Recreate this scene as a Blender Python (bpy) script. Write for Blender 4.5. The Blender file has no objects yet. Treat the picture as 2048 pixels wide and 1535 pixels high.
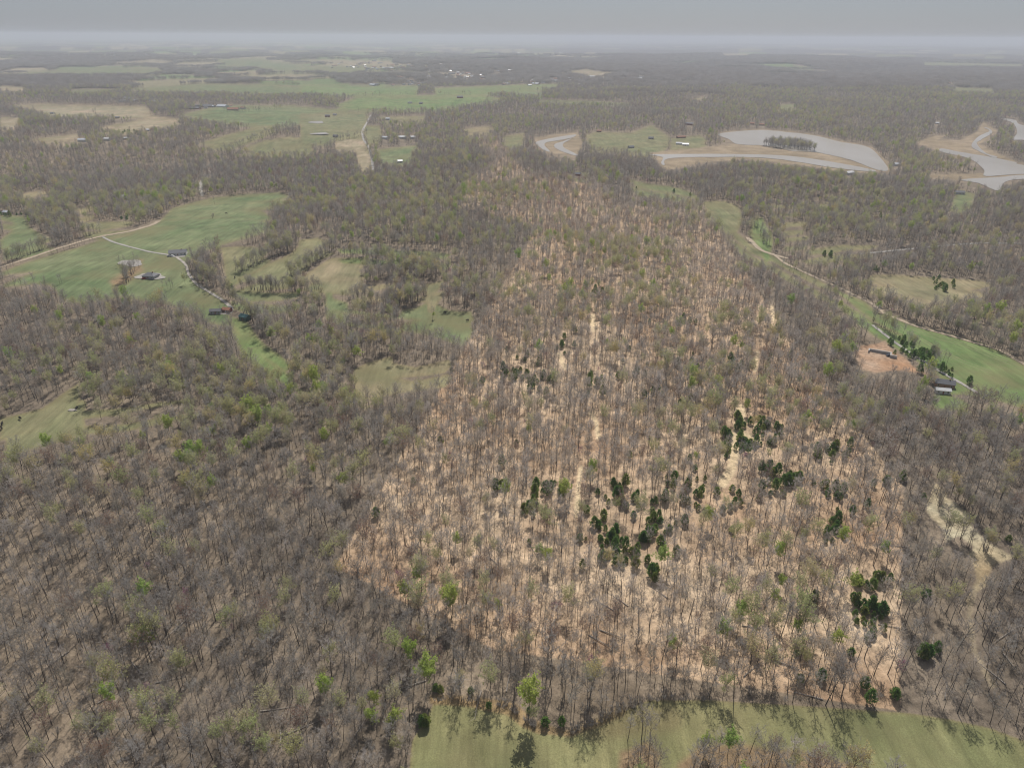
import bpy, bmesh, math, random
import numpy as np
from mathutils import Matrix, Vector

random.seed(7)
RNG = np.random.default_rng(11)
SC = bpy.context.scene
COL = SC.collection

# ------------------------------------------------------------------ camera
F, CX, CY = 1422.0, 1024.0, 767.5          # in pixels of the 2048 x 1535 photograph
H = 220.0                                   # flying height above the woods
PITCH = math.atan((CY - 73.0) / F)
ROLL = math.radians(0.30)
fwd = np.array([0, math.cos(PITCH), -math.sin(PITCH)])
rt0 = np.array([1.0, 0, 0])
up0 = np.array([0, math.sin(PITCH), math.cos(PITCH)])
UPV = up0 * math.cos(ROLL) - rt0 * math.sin(ROLL)
RTV = rt0 * math.cos(ROLL) + up0 * math.sin(ROLL)
cam_data = bpy.data.cameras.new('camera')
cam = bpy.data.objects.new('camera', cam_data)
COL.objects.link(cam)
M3 = Matrix(((RTV[0], UPV[0], -fwd[0]), (RTV[1], UPV[1], -fwd[1]), (RTV[2], UPV[2], -fwd[2])))
cam.matrix_world = Matrix.Translation((0, 0, H)) @ M3.to_4x4()
cam_data.sensor_width = 36.0
cam_data.lens = 36.0 * F / 2048.0
cam_data.clip_start = 1.0
cam_data.clip_end = 200000.0
SC.camera = cam

# ------------------------------------------------------------------ sky, sun, exposure
SUN_EL, SUN_AZ = math.radians(52), math.radians(9)      # azimuth clockwise from +Y
world = bpy.data.worlds.new('World')
SC.world = world
world.use_nodes = True
wn, wl = world.node_tree.nodes, world.node_tree.links
for n in list(wn):
    wn.remove(n)
sky = wn.new('ShaderNodeTexSky')
sky.sky_type = 'NISHITA'
sky.sun_disc = False
sky.sun_elevation = SUN_EL
sky.sun_rotation = SUN_AZ
sky.altitude = 250
sky.air_density = 1.0
sky.dust_density = 0.9
sky.ozone_density = 1.0
bg = wn.new('ShaderNodeBackground')
bg.inputs['Strength'].default_value = 0.058
wo = wn.new('ShaderNodeOutputWorld')
tint = wn.new('ShaderNodeMix'); tint.data_type = 'RGBA'; tint.blend_type = 'MULTIPLY'
tint.inputs[0].default_value = 1.0; tint.inputs[7].default_value = (.80, .88, 1.10, 1)
veil = wn.new('ShaderNodeMix'); veil.data_type = 'RGBA'      # thin high overcast over the whole dome
veil.inputs[0].default_value = 0.6; veil.inputs[7].default_value = (7.0, 7.5, 8.4, 1)
wl.new(sky.outputs[0], tint.inputs[6]); wl.new(tint.outputs[2], veil.inputs[6]); wl.new(veil.outputs[2], bg.inputs[0])
wl.new(bg.outputs[0], wo.inputs[0])

sun_data = bpy.data.lights.new('sun', 'SUN')
sun_data.energy = 4.9
sun_data.angle = math.radians(0.5)
sun_data.color = (1.0, 0.95, 0.88)
sun = bpy.data.objects.new('sun', sun_data)
COL.objects.link(sun)
sd = Vector((math.sin(SUN_AZ) * math.cos(SUN_EL), math.cos(SUN_AZ) * math.cos(SUN_EL), math.sin(SUN_EL)))
sun.rotation_euler = sd.to_track_quat('Z', 'Y').to_euler()
sun.location = (0, 0, 400)

SC.view_settings.view_transform = 'Standard'
SC.view_settings.look = 'None'
SC.view_settings.exposure = -0.12
SC.view_settings.gamma = 1.0
SC.view_settings.use_curve_mapping = False
SC.render.engine = 'CYCLES'
SC.cycles.max_bounces = 4
SC.cycles.diffuse_bounces = 2
SC.cycles.glossy_bounces = 2
SC.cycles.transmission_bounces = 2
SC.cycles.transparent_max_bounces = 4
SC.cycles.volume_bounces = 1
SC.cycles.use_denoising = True
SC.cycles.filter_width = 1.2 if hasattr(SC.cycles, 'filter_width') else 1.5

# ------------------------------------------------------------------ maths helpers
def project(x, y, z):
    dz = z - H
    d = x * fwd[0] + y * fwd[1] + dz * fwd[2]
    r = x * RTV[0] + y * RTV[1] + dz * RTV[2]
    u = x * UPV[0] + y * UPV[1] + dz * UPV[2]
    d = np.where(d > 1.0, d, 1.0)
    return CX + F * r / d, CY - F * u / d

def ray(px, py):
    px = np.asarray(px, float); py = np.asarray(py, float)
    a = (px - CX) / F; b = -(py - CY) / F
    d = fwd[None, :] + a.reshape(-1, 1) * RTV[None, :] + b.reshape(-1, 1) * UPV[None, :]
    return d

def plane_hit(px, py, z):
    d = ray(px, py)
    t = (z - H) / np.minimum(d[:, 2], -1e-4)
    return d[:, 0] * t, d[:, 1] * t

def _hash(ix, iy, s):
    n = (ix.astype(np.int64) * 374761393 + iy.astype(np.int64) * 668265263 + s * 974634777) & 0xffffffff
    n = ((n ^ (n >> 13)) * 1274126177) & 0xffffffff
    n = (n ^ (n >> 16)) & 0xffffffff
    return n / 4294967295.0

def vnoise(x, y, s=0):
    ix = np.floor(x); iy = np.floor(y)
    fx = x - ix; fy = y - iy
    fx = fx * fx * fx * (fx * (fx * 6 - 15) + 10); fy = fy * fy * fy * (fy * (fy * 6 - 15) + 10)
    a = _hash(ix, iy, s); b = _hash(ix + 1, iy, s); c = _hash(ix, iy + 1, s); d = _hash(ix + 1, iy + 1, s)
    return (a * (1 - fx) + b * fx) * (1 - fy) + (c * (1 - fx) + d * fx) * fy - 0.5      # -0.5 .. 0.5

def fbm(x, y, s=0, o=3):
    v = 0; a = 1.0; t = 0
    for k in range(o):
        v = v + a * vnoise(x * 2 ** k + 17.3 * k, y * 2 ** k - 9.1 * k, s + k); t += a; a *= 0.5
    return v / t

def smooth(e0, e1, v):
    t = np.clip((v - e0) / (e1 - e0), 0, 1)
    return t * t * (3 - 2 * t)

def sdf(px, py, poly):
    """signed distance to a polygon, positive inside"""
    P = np.asarray(poly, float)
    best = np.full(px.shape, 1e18); inside = np.zeros(px.shape, bool)
    n = len(P)
    for i in range(n):
        x0, y0 = P[i]; x1, y1 = P[(i + 1) % n]
        ex, ey = x1 - x0, y1 - y0
        wx, wy = px - x0, py - y0
        t = np.clip((wx * ex + wy * ey) / (ex * ex + ey * ey + 1e-9), 0, 1)
        dd = (wx - ex * t) ** 2 + (wy - ey * t) ** 2
        best = np.minimum(best, dd)
        if y0 != y1:
            c = ((y0 > py) != (y1 > py)) & (px < (x1 - x0) * (py - y0) / (y1 - y0) + x0)
            inside ^= c
    return np.where(inside, 1, -1) * np.sqrt(best)

def sdf_box(px, py, poly, pad=40):
    """sdf evaluated only near the polygon, -99 elsewhere"""
    P = np.asarray(poly, float)
    m = (px > P[:, 0].min() - pad) & (px < P[:, 0].max() + pad) & (py > P[:, 1].min() - pad) & (py < P[:, 1].max() + pad)
    out = np.full(px.shape, -99.0)
    if m.any():
        out[m] = sdf(px[m], py[m], poly)
    return out

def line_d(px, py, pts, pad=30):
    P = np.asarray(pts, float)
    m = (px > P[:, 0].min() - pad) & (px < P[:, 0].max() + pad) & (py > P[:, 1].min() - pad) & (py < P[:, 1].max() + pad)
    out = np.full(px.shape, 99.0)
    if m.any():
        x = px[m]; y = py[m]; best = np.full(x.shape, 1e9)
        for i in range(len(P) - 1):
            x0, y0 = P[i]; ex, ey = P[i + 1] - P[i]
            t = np.clip(((x - x0) * ex + (y - y0) * ey) / (ex * ex + ey * ey + 1e-9), 0, 1)
            best = np.minimum(best, np.hypot(x - x0 - ex * t, y - y0 - ey * t))
        out[m] = best
    return out

# ------------------------------------------------------------------ survey of the land, measured on the photograph
PARCEL = [(955,279),(996,279),(1054,347),(1110,357),(1163,365),(1210,368),(1228,410),(1404,419),(1440,470),(1540,617),
          (1807,977),(1799,1420),(988,1297),(670,1131),(1077,451),(920,413),(935,361),(947,355),(943,349),(993,338),(971,321),(971,308),(963,299)]
# name, colour key, label, polygons
GREEN, LIME, OLIVE, TAN, HAY, MEADOW = (.145,.175,.085), (.145,.20,.075), (.18,.18,.095), (.31,.26,.175), (.24,.21,.125), (.195,.19,.09)
FIELDS = [
 ('wide green pasture crossed by the farm lane in the left valley', GREEN, [[(0,545),(60,522),(130,502),(205,479),(300,452),(325,437),(345,416),(395,402),(430,394),(500,388),(560,384),(585,395),(540,403),(500,408),(530,425),(545,437),(520,450),(500,455),(470,462),(440,470),(400,485),(375,500),(370,520),(380,545),(395,570),(430,585),(460,610),(470,620),(450,628),(410,620),(390,605),(330,585),(290,580),(235,570),(205,575),(165,582),(130,580),(112,570),(95,548),(60,545),(30,548),(0,552)]]),
 ('narrow bright green meadow below the creek sheds', LIME, [[(455,632),(490,640),(510,665),(530,690),(560,710),(585,730),(570,745),(540,725),(500,700),(480,680),(465,655)]]),
 ('green meadow at the left frame edge above the road', GREEN, [[(0,430),(50,432),(60,455),(85,470),(110,480),(60,495),(0,500),(0,480),(22,462),(24,445),(0,440)]]),
 ('small pale glade above the tree-lined road', OLIVE, [[(160,445),(220,443),(270,442),(260,452),(200,462),(165,455)]]),
 ('sliver of tan pasture among the left woods', HAY, [[(25,395),(60,384),(105,380),(110,384),(60,396)],[(150,420),(185,412),(190,418),(160,428)]]),
 ('small olive hill field left of the diagonal hedgerow', OLIVE, [[(444,511),(443,495),(480,492),(531,495),(540,500),(518,524),(486,540),(460,552),(448,535)]]),
 ('olive hill field between the two diagonal hedgerows', OLIVE, [[(599,480),(636,475),(666,487),(650,495),(620,506),(609,522),(588,530),(577,554),(534,559),(480,565),(471,557),(507,543),(548,522),(583,506),(597,492)]]),
 ('brown hill field right of the second hedgerow', HAY, [[(668,515),(703,516),(733,527),(719,546),(711,567),(668,565),(628,565),(599,557),(628,538),(650,523)]]),
 ('thin green strip field along the upper wood edge', LIME, [[(674,498),(709,495),(757,499),(856,503),(902,508),(891,519),(856,514),(803,511),(735,508),(682,506)]]),
 ('green meadow under the long hedgerow', GREEN, [[(456,578),(507,583),(561,586),(596,583),(600,590),(593,597),(550,602),(494,605),(464,594)]]),
 ('winding green meadow running to the parcel edge', GREEN, [[(650,583),(663,583),(668,597),(695,605),(698,618),(746,626),(797,632),(803,621),(830,616),(864,600),(878,610),(899,621),(942,624),(948,637),(937,653),(924,667),(897,659),(856,645),(803,637),(749,632),(668,624),(650,613)]]),
 ('tan strip field between two woods', HAY, [[(706,575),(776,567),(784,570),(770,578),(736,586),(709,586)],[(822,575),(891,559),(881,575),(870,589),(867,602),(856,602),(851,583)]]),
 ('pale brown hayfield tucked beside the big wood', HAY, [[(706,739),(733,726),(784,712),(787,726),(830,734),(897,720),(905,728),(890,745),(856,750),(789,758),(736,769),(709,763)]]),
 ('sloping pasture with a tiny pond at the left edge', OLIVE, [[(0,835),(50,825),(85,815),(130,785),(155,768),(165,775),(158,800),(160,820),(180,820),(250,815),(300,805),(390,795),(395,800),(300,818),(230,832),(150,838),(80,860),(0,880)]]),
 ('mown green meadow along the bottom edge of the photo', MEADOW, [[(812,1600),(825,1480),(850,1440),(868,1405),(900,1398),(935,1405),(975,1415),(1020,1420),(1050,1445),(1080,1460),(1140,1470),(1180,1455),(1240,1425),(1300,1400),(1420,1400),(1560,1408),(1800,1425),(1900,1438),(1980,1455),(2060,1485),(2300,1560),(2300,1900),(812,1900)]]),
 ('brown and green field beyond the parcel corner', OLIVE, [[(1405,403),(1450,402),(1475,412),(1487,430),(1475,450),(1460,455),(1420,430)],[(1455,455),(1478,468),(1510,495),(1545,508),(1600,540),(1650,566),(1674,585),(1640,575),(1590,548),(1550,526),(1500,505),(1470,478)]]),
 ('narrow green meadow between two wooded banks', LIME, [[(1505,435),(1525,435),(1545,475),(1545,500),(1535,505),(1520,480),(1505,460)]]),
 ('long bright green bottomland field on the right', LIME, [[(1650,566),(1687,585),(1730,603),(1757,625),(1802,641),(1837,652),(1875,662),(1917,673),(1960,684),(1992,697),(2024,716),(2060,738),(2300,850),(2300,880),(2048,784),(2008,772),(1955,763),(1925,758),(1901,753),(1901,732),(1875,718),(1832,689),(1794,668),(1754,646),(1722,625),(1698,603),(1674,585)]]),
 ('small green yard around the valley farmhouse', LIME, [[(1880,752),(1905,757),(1935,768),(1952,782),(1920,790),(1880,792),(1870,775)]]),
 ('scrubby tan old field on the right hillside', HAY, [[(1740,550),(1790,549),(1870,555),(1960,560),(1990,570),(1930,585),(1870,590),(1850,600),(1790,575),(1745,568)]]),
 ('crescent-shaped olive field above the right valley', OLIVE, [[(1607,502),(1650,494),(1687,490),(1746,490),(1757,494),(1741,499),(1687,502),(1660,507),(1620,510)]]),
 ('thin grassy strips between rows of right-hand trees', OLIVE, [[(1540,408),(1607,413),(1650,405),(1672,403),(1650,412),(1600,418),(1545,415)],[(1567,445),(1610,443),(1610,452),(1567,455)],[(1572,475),(1618,472),(1618,480),(1572,485)],[(1745,428),(1800,430),(1790,434),(1750,433)]]),
 ('small green clearing near the right frame edge', GREEN, [[(1920,380),(1950,388),(1950,400),(1925,413),(1900,405)]]),
 ('long green farmland strip on the far left plain', GREEN, [[(260,177),(410,167),(547,169),(697,177),(697,187),(513,186),(393,181),(267,181)]]),
 ('tan stubble field left of the lone round tree', TAN, [[(20,213),(68,208),(188,211),(290,213),(307,228),(222,230),(102,232),(68,218)],[(0,172),(50,174),(45,180),(0,182)],[(0,234),(42,236),(30,250),(0,255)]]),
 ('tan farmland beside the scattered left homesteads', TAN, [[(215,252),(250,246),(308,232),(369,239),(330,250),(240,260),(190,258)],[(51,280),(157,268),(157,280),(102,284)]]),
 ('rolling green fields around the middle-left farms', GREEN, [[(359,230),(444,210),(581,211),(649,217),(697,220),(697,232),(649,235),(547,249),(437,241)]]),
 ('green sloping field left of the two ponds', OLIVE, [[(396,287),(513,253),(564,251),(513,270),(461,290),(410,290)],[(478,300),(530,280),(581,273),(625,280),(625,300),(547,304)]]),
 ('tan square field beside the tree-lined country road', TAN, [[(668,285),(685,270),(726,271),(740,285),(743,299),(672,297)],[(709,299),(743,300),(747,319),(723,340),(716,319)]]),
 ('green square field right of the tree-lined country road', GREEN, [[(754,299),(839,290),(825,305),(819,323),(760,319)]]),
 ('rounded olive paddock by the country road bend', OLIVE, [[(730,251),(760,251),(764,271),(737,282),(726,265)],[(743,234),(853,232),(846,239),(771,241)]]),
 ('grazing land holding two pale ponds', OLIVE, [[(600,227),(737,224),(730,244),(723,268),(668,271),(661,282),(600,282)]]),
 ('bright green cropland in the distance behind the woods', LIME, [[(668,213),(716,193),(952,189),(986,193),(1010,200),(959,203),(873,217),(771,217)],[(600,169),(713,169),(839,172),(832,188),(716,188),(600,186)],[(867,176),(1044,169),(1119,167),(1113,174),(986,183),(952,188),(873,188)]]),
 ('far green cropland short of the horizon', GREEN, [[(600,131),(675,131),(764,135),(764,140),(600,143)],[(50,145),(200,135),(320,137),(330,145),(180,149),(50,149)],[(430,118),(520,118),(640,135),(700,140),(560,140),(450,130)]]),
 ('far tan stubble fields near the town', TAN, [[(430,145),(515,142),(520,147),(440,150)],[(550,148),(620,148),(620,155),(560,153)],[(640,118),(780,122),(790,128),(650,127)]]),
 ('bare tan knoll at the top of the dark wood', HAY, [[(925,258),(976,253),(990,258),(942,266)]]),
 ('green knoll just left of the river loop', OLIVE, [[(1000,275),(1048,266),(1046,285),(1020,292)]]),
 ('grassy hamlet land right of the river loop', OLIVE, [[(1169,271),(1195,263),(1262,266),(1303,250),(1343,277),(1319,304),(1289,306),(1246,293),(1195,296),(1182,285)],[(1343,277),(1400,270),(1415,280),(1405,290),(1340,290)]]),
 ('green glades scattered with cedars behind the parcel', GREEN, [[(1254,357),(1297,368),(1343,373),(1384,384),(1400,398),(1356,390),(1276,376)],[(1150,343),(1180,346),(1170,351),(1150,349)]]),
 ('far right tan farmland patches', TAN, [[(1130,148),(1165,140),(1240,147),(1200,152)],[(1440,107),(1500,108),(1500,113),(1450,113)],[(1380,198),(1420,194),(1400,202)],[(1850,165),(1920,168),(1900,172)]]),
 ('far right green farmland patches', GREEN, [[(1840,125),(2048,128),(2048,135),(1850,133)],[(1560,210),(1585,208),(1590,216),(1560,218)],[(1900,174),(1990,178),(1990,184),(1910,182)]]),
]
CLEARINGS = [
 ('pale dirt and dry grass clearing in the lower right woods', (.36,.295,.19), [[(1868,965),(1896,978),(1892,996),(1906,1004),(1932,1025),(1937,1046),(1958,1067),(1984,1087),(2016,1106),(2036,1113),(2010,1121),(1984,1129),(1974,1150),(1974,1171),(1948,1186),(1935,1212),(1932,1197),(1956,1160),(1950,1134),(1937,1108),(1948,1093),(1917,1072),(1893,1082),(1885,1056),(1859,1030),(1849,1007),(1865,991)]]),
 ('raw red earth building site cut into the right hillside', (.36,.24,.16), [[(1712,700),(1720,692),(1757,687),(1770,680),(1785,700),(1810,715),(1830,735),(1875,755),(1850,752),(1830,745),(1790,740),(1750,745),(1725,738),(1713,715)]]),
]
WOODS_IN = [  # woods that stand inside a field outline
 [(1360,1900),(1364,1530),(1400,1500),(1470,1494),(1530,1502),(1610,1512),(1700,1532),(1760,1560),(1860,1640),(1900,1900)],
 [(1236,1700),(1246,1506),(1290,1492),(1314,1510),(1325,1700)],
 [(205,545),(240,520),(262,515),(262,545),(245,560),(215,560)] if False else [(262,538),(280,525),(282,540),(250,563),(230,572),(225,562),(245,552)],
]
TRACKS = [  # dirt tracks inside the parcel: points, half width in pixels of the photograph
 ([(1480,818),(1478,850),(1471,872),(1466,900),(1467,925),(1460,945),(1444,965)], 10),
 ([(1468,880),(1488,874),(1512,882)], 11), ([(1163,935),(1158,960),(1155,1000),(1153,1030)], 5),
 ([(1185,632),(1187,660)], 5), ([(1118,708),(1130,735)], 4), ([(1180,825),(1193,845),(1196,875)], 4), ([(1543,615),(1548,640)], 4),
 ([(1514,705),(1510,740)], 4), ([(1948,1185),(1938,1230),(1948,1300),(1985,1370)], 5)]
ZV = -6.0       # level of the river valley floor
VALLEY = [(1040,262),(1160,255),(1280,290),(1400,262),(1520,250),(1640,262),(1800,262),(1880,250),(1960,232),(2200,222),(2200,395),(1990,390),(1900,365),(1780,352),(1640,345),(1500,330),(1340,345),(1290,325),(1200,318),(1080,312)]
WATERS = [
 ('river', 'silty grey river bending in a loop left of the hamlet', [[(1072,284),(1105,276),(1150,269),(1145,275),(1115,281),(1092,285),(1090,292),(1100,303),(1088,300),(1077,292)],[(1110,288),(1125,283),(1143,277),(1127,287),(1128,295),(1145,304),(1155,309),(1150,311),(1125,303),(1110,295)]]),
 ('lake', 'broad silvery lake around a wooded island', [[(1435,269),(1461,264),(1519,260),(1574,264),(1629,271),(1683,284),(1738,295),(1771,328),(1775,341),(1753,339),(1702,320),(1665,311),(1629,304),(1585,302),(1556,295),(1526,291),(1475,288),(1457,278)]]),
 ('river', 'narrow river channel passing below the lake', [[(1300,309),(1420,308),(1519,309),(1592,313),(1665,324),(1745,339),(1740,343),(1665,335),(1592,323),(1519,315),(1420,314),(1337,317),(1329,330),(1322,326),(1325,314)]]),
 ('river', 'wide silty river at the right frame edge', [[(1884,297),(1921,304),(1976,313),(2030,324),(2048,330),(2200,345),(2200,352),(2048,348),(1972,352),(1968,339),(1939,317),(1884,304)],[(1921,359),(2000,354),(2048,350),(2150,352),(2150,362),(2048,358),(2010,364),(1996,381),(1957,366)]]),
 ('river', 'thin stream winding across the tan mud flat', [[(1943,291),(1957,273),(1979,262),(1968,255),(1978,257),(1984,266),(1961,280),(1954,288),(1972,306),(1994,313),(1987,315),(1957,302)]]),
 ('lake', 'pale water cut off by the upper right frame edge', [[(2001,237),(2030,240),(2048,251),(2150,262),(2150,285),(2048,280),(2025,279),(2034,266),(2027,247)]]),
]
ISLAND = [(1524,292),(1536,278),(1560,274),(1600,278),(1622,288),(1632,303),(1592,300),(1556,297)]
MUDS = [[(1066,276),(1110,269),(1155,265),(1165,285),(1159,303),(1153,314),(1110,307),(1082,303)],
        [(1300,305),(1450,290),(1480,287),(1560,293),(1630,303),(1700,318),(1750,338),(1745,346),(1665,340),(1600,331),(1500,318),(1400,326),(1335,340),(1320,330)],
        [(1430,268),(1461,262),(1519,258),(1574,262),(1629,269),(1683,282),(1742,293),(1778,326),(1780,343),(1740,343)],
        [(1828,286),(1870,271),(1892,271),(1877,280),(1921,280),(1957,262),(1965,244),(1998,264),(1960,288),(2001,310),(2048,328),(2100,334),(1976,316),(1884,303)],
        [(1840,350),(1960,347),(2048,347),(2120,352),(2048,354),(1960,364),(1850,354)]]

# ------------------------------------------------------------------ terrain
vx, vy = plane_hit([p[0] for p in VALLEY], [p[1] for p in VALLEY], ZV)
VALLEY_W = list(zip(vx, vy))
PAR_ = [(1000,300),(1228,420),(1404,425),(1540,617),(1807,977),(1799,1420),(988,1297),(670,1131),(1077,451)]

def height(x, y):
    x = np.asarray(x, float); y = np.asarray(y, float)
    D = np.hypot(x, y)
    amp = 0.55 + 0.5 * smooth(300, 900, D)
    far = smooth(2500, 6000, D)
    wx = x + 120 * vnoise(x / 500, y / 500, 40); wy = y + 120 * vnoise(x / 500, y / 500, 41)
    h = 24 * amp * vnoise(wx / 620, wy / 620, 1) + 13 * amp * vnoise(wx / 260, wy / 260, 2) + 4 * vnoise(x / 110, y / 110, 3)
    h = h + far * 45 * vnoise(x / 2600, y / 1900, 5)
    m = (np.abs(x) < 6000) & (y > 900) & (y < 6000)
    if np.any(m):
        sdv = np.full(x.shape, -1e4); sdv[m] = sdf(x[m], y[m], VALLEY_W)
        w = smooth(-160, 0, sdv)
        h = h * (1 - w) + (ZV + 0.35 * vnoise(x / 60, y / 60, 9)) * w
    return h

def ground_hit(px, py):
    """march the pixel ray down to the terrain"""
    d = ray(px, py)
    d[:, 2] = np.minimum(d[:, 2], -0.004)
    t = -H / d[:, 2]
    for _ in range(14):
        z = height(d[:, 0] * t, d[:, 1] * t)
        t = t + 0.8 * ((z - H) / d[:, 2] - t)
    x, y = d[:, 0] * t, d[:, 1] * t
    return x, y, height(x, y)

def at(px, py):
    x, y, z = ground_hit([px], [py])
    return float(x[0]), float(y[0]), float(z[0])

# procedural patchwork of farmland on the distant plain (in metres, on the ground)
def far_patch(x, y):
    D = np.hypot(x, y); az = np.arctan2(x, y)
    wx = x + 260 * fbm(x / 700, y / 700, 60); wy = y + 200 * fbm(x / 700, y / 700, 61)
    S = 400.0
    gx, gy = wx / S, wy / (S * 1.5)
    ix, iy = np.floor(gx), np.floor(gy)
    best = np.full(x.shape, 9.0); second = np.full(x.shape, 9.0); cid = np.zeros(x.shape); cid2 = np.zeros(x.shape)
    for a in (-1, 0, 1):
        for b in (-1, 0, 1):
            jx, jy = ix + a, iy + b
            qx = jx + _hash(jx, jy, 70); qy = jy + _hash(jx, jy, 71)
            dd = np.hypot(gx - qx, gy - qy)
            c = _hash(jx, jy, 72); c2 = _hash(jx, jy, 73)
            nb = dd < best
            second = np.where(nb, best, np.minimum(second, dd))
            cid = np.where(nb, c, cid); cid2 = np.where(nb, c2, cid2)
            best = np.where(nb, dd, best)
    p = 0.58 - 0.50 * smooth(-0.15, 0.18, az)
    p = p * (0.6 + 1.0 * smooth(-.1, .15, fbm(x / 2400, y / 2400, 80)))
    p = p + .12 * smooth(9000, 16000, D)
    edge = (second - best) * S * 0.5
    m = (cid < p) & (D > 2700)
    sd_ = np.where(m, edge - 16, -50)
    return sd_, cid2

# ------------------------------------------------------------------ node material helpers
def mat(name):
    m = bpy.data.materials.new(name); m.use_nodes = True
    nt = m.node_tree
    b = nt.nodes['Principled BSDF']
    b.inputs['Roughness'].default_value = 0.9
    b.inputs['Specular IOR Level'].default_value = 0.15
    return m, nt, b

def ramp(nt, stops, interp='LINEAR'):
    r = nt.nodes.new('ShaderNodeValToRGB')
    r.color_ramp.interpolation = interp
    e = r.color_ramp.elements
    while len(e) < len(stops):
        e.new(0.5)
    for k, (p, c) in enumerate(stops):
        e[k].position = p; e[k].color = (*c, 1)
    return r

def noise_node(nt, scale, detail=4, rough=0.6, coords=None, stretch=None):
    n = nt.nodes.new('ShaderNodeTexNoise')
    n.inputs['Scale'].default_value = scale; n.inputs['Detail'].default_value = detail
    n.inputs['Roughness'].default_value = rough
    if coords is not None:
        if stretch:
            mp = nt.nodes.new('ShaderNodeMapping'); mp.inputs['Scale'].default_value = stretch[:3]
            if len(stretch) > 3: mp.inputs['Rotation'].default_value[2] = stretch[3]
            nt.links.new(coords, mp.inputs[0]); nt.links.new(mp.outputs[0], n.inputs[0])
        else:
            nt.links.new(coords, n.inputs[0])
    return n

def plain(name, c, var=0.25, scale=0.8, rough=0.85, spec=0.2):
    m, nt, b = mat(name)
    tc = nt.nodes.new('ShaderNodeTexCoord')
    n = noise_node(nt, scale, 5, 0.6, tc.outputs['Object'])
    r = ramp(nt, [(0.3, tuple(v * (1 - var) for v in c)), (0.7, tuple(min(1, v * (1 + var)) for v in c))])
    nt.links.new(n.outputs['Fac'], r.inputs[0]); nt.links.new(r.outputs[0], b.inputs['Base Color'])
    b.inputs['Roughness'].default_value = rough; b.inputs['Specular IOR Level'].default_value = spec
    return m

# ground: vertex colours say what covers the land, noise gives litter, grass and mowing grain
def ground_material():
    m, nt, b = mat('land_cover')
    at_ = nt.nodes.new('ShaderNodeAttribute'); at_.attribute_name = 'cover'
    ag = nt.nodes.new('ShaderNodeAttribute'); ag.attribute_name = 'grassy'
    geo = nt.nodes.new('ShaderNodeNewGeometry')
    P = geo.outputs['Position']
    n1 = noise_node(nt, 0.35, 6, 0.75, P)
    n2 = noise_node(nt, 0.035, 4, 0.6, P)
    n3 = noise_node(nt, 0.25, 4, 0.7, P, (1.0, 0.12, 1.0, 1.1))
    n4 = noise_node(nt, 2.0, 3, 0.8, P)
    def mrange(o, lo, hi, a=0.3, c=0.7):
        r = nt.nodes.new('ShaderNodeMapRange'); r.inputs[1].default_value = a; r.inputs[2].default_value = c
        r.inputs[3].default_value = lo; r.inputs[4].default_value = hi
        nt.links.new(o, r.inputs[0]); return r.outputs[0]
    def mul(a, c):
        r = nt.nodes.new('ShaderNodeMath'); r.operation = 'MULTIPLY'
        nt.links.new(a, r.inputs[0]); nt.links.new(c, r.inputs[1]); return r.outputs[0]
    def mixf(f, a, c):
        r = nt.nodes.new('ShaderNodeMix'); r.data_type = 'FLOAT'
        nt.links.new(f, r.inputs[0]); nt.links.new(a, r.inputs[2]); nt.links.new(c, r.inputs[3]); return r.outputs[0]
    litter = mul(mul(mrange(n1.outputs['Fac'], 0.6, 1.4), mrange(n2.outputs['Fac'], 0.75, 1.25)), mrange(n4.outputs['Fac'], .75, 1.25))
    grass = mul(mul(mrange(n3.outputs['Fac'], 0.74, 1.26), mrange(n2.outputs['Fac'], 0.78, 1.22)), mrange(n4.outputs['Fac'], .72, 1.28))
    fac = mixf(ag.outputs['Fac'], litter, grass)
    vm = nt.nodes.new('ShaderNodeVectorMath'); vm.operation = 'SCALE'
    nt.links.new(at_.outputs['Color'], vm.inputs[0]); nt.links.new(fac, vm.inputs['Scale'])
    # yellowing patches in the grass
    mx = nt.nodes.new('ShaderNodeMix'); mx.data_type = 'RGBA'
    n5 = noise_node(nt, 0.012, 5, 0.65, P)
    f5 = mul(mrange(n5.outputs['Fac'], 0.0, 0.75, .48, .68), ag.outputs['Fac'])
    nt.links.new(f5, mx.inputs[0]); nt.links.new(vm.outputs[0], mx.inputs[6])
    mx.inputs[7].default_value = (.185, .165, .085, 1)
    nt.links.new(mx.outputs[2], b.inputs['Base Color'])
    bp = nt.nodes.new('ShaderNodeBump'); bp.inputs['Strength'].default_value = 0.5; bp.inputs['Distance'].default_value = 0.25
    nt.links.new(n1.outputs['Fac'], bp.inputs['Height']); nt.links.new(bp.outputs[0], b.inputs['Normal'])
    b.inputs['Roughness'].default_value = 0.95; b.inputs['Specular IOR Level'].default_value = 0.1
    return m

GM = ground_material()

def tag(o, label=None, cat=None, group=None, kind=None):
    if label: o['label'] = label
    if cat: o['category'] = cat
    if group: o['group'] = group
    if kind: o['kind'] = kind
    return o

def np_mesh(name, verts, faces, n=4):
    me = bpy.data.meshes.new(name)
    nv, nf = len(verts), len(faces)
    me.vertices.add(nv); me.vertices.foreach_set('co', np.asarray(verts, np.float32).ravel())
    me.loops.add(nf * n); me.loops.foreach_set('vertex_index', np.asarray(faces, np.int32).ravel())
    me.polygons.add(nf); me.polygons.foreach_set('loop_start', np.arange(0, nf * n, n, dtype=np.int32))
    me.polygons.foreach_set('loop_total', np.full(nf, n, np.int32))
    me.update(calc_edges=True)
    return me

# ------------------------------------------------------------------ the ground sheet
LITTER = np.array((.19, .152, .112)); LITTER_BRIGHTENED = np.array((.43, .31, .205)); MUD = np.array((.27, .21, .14))

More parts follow.
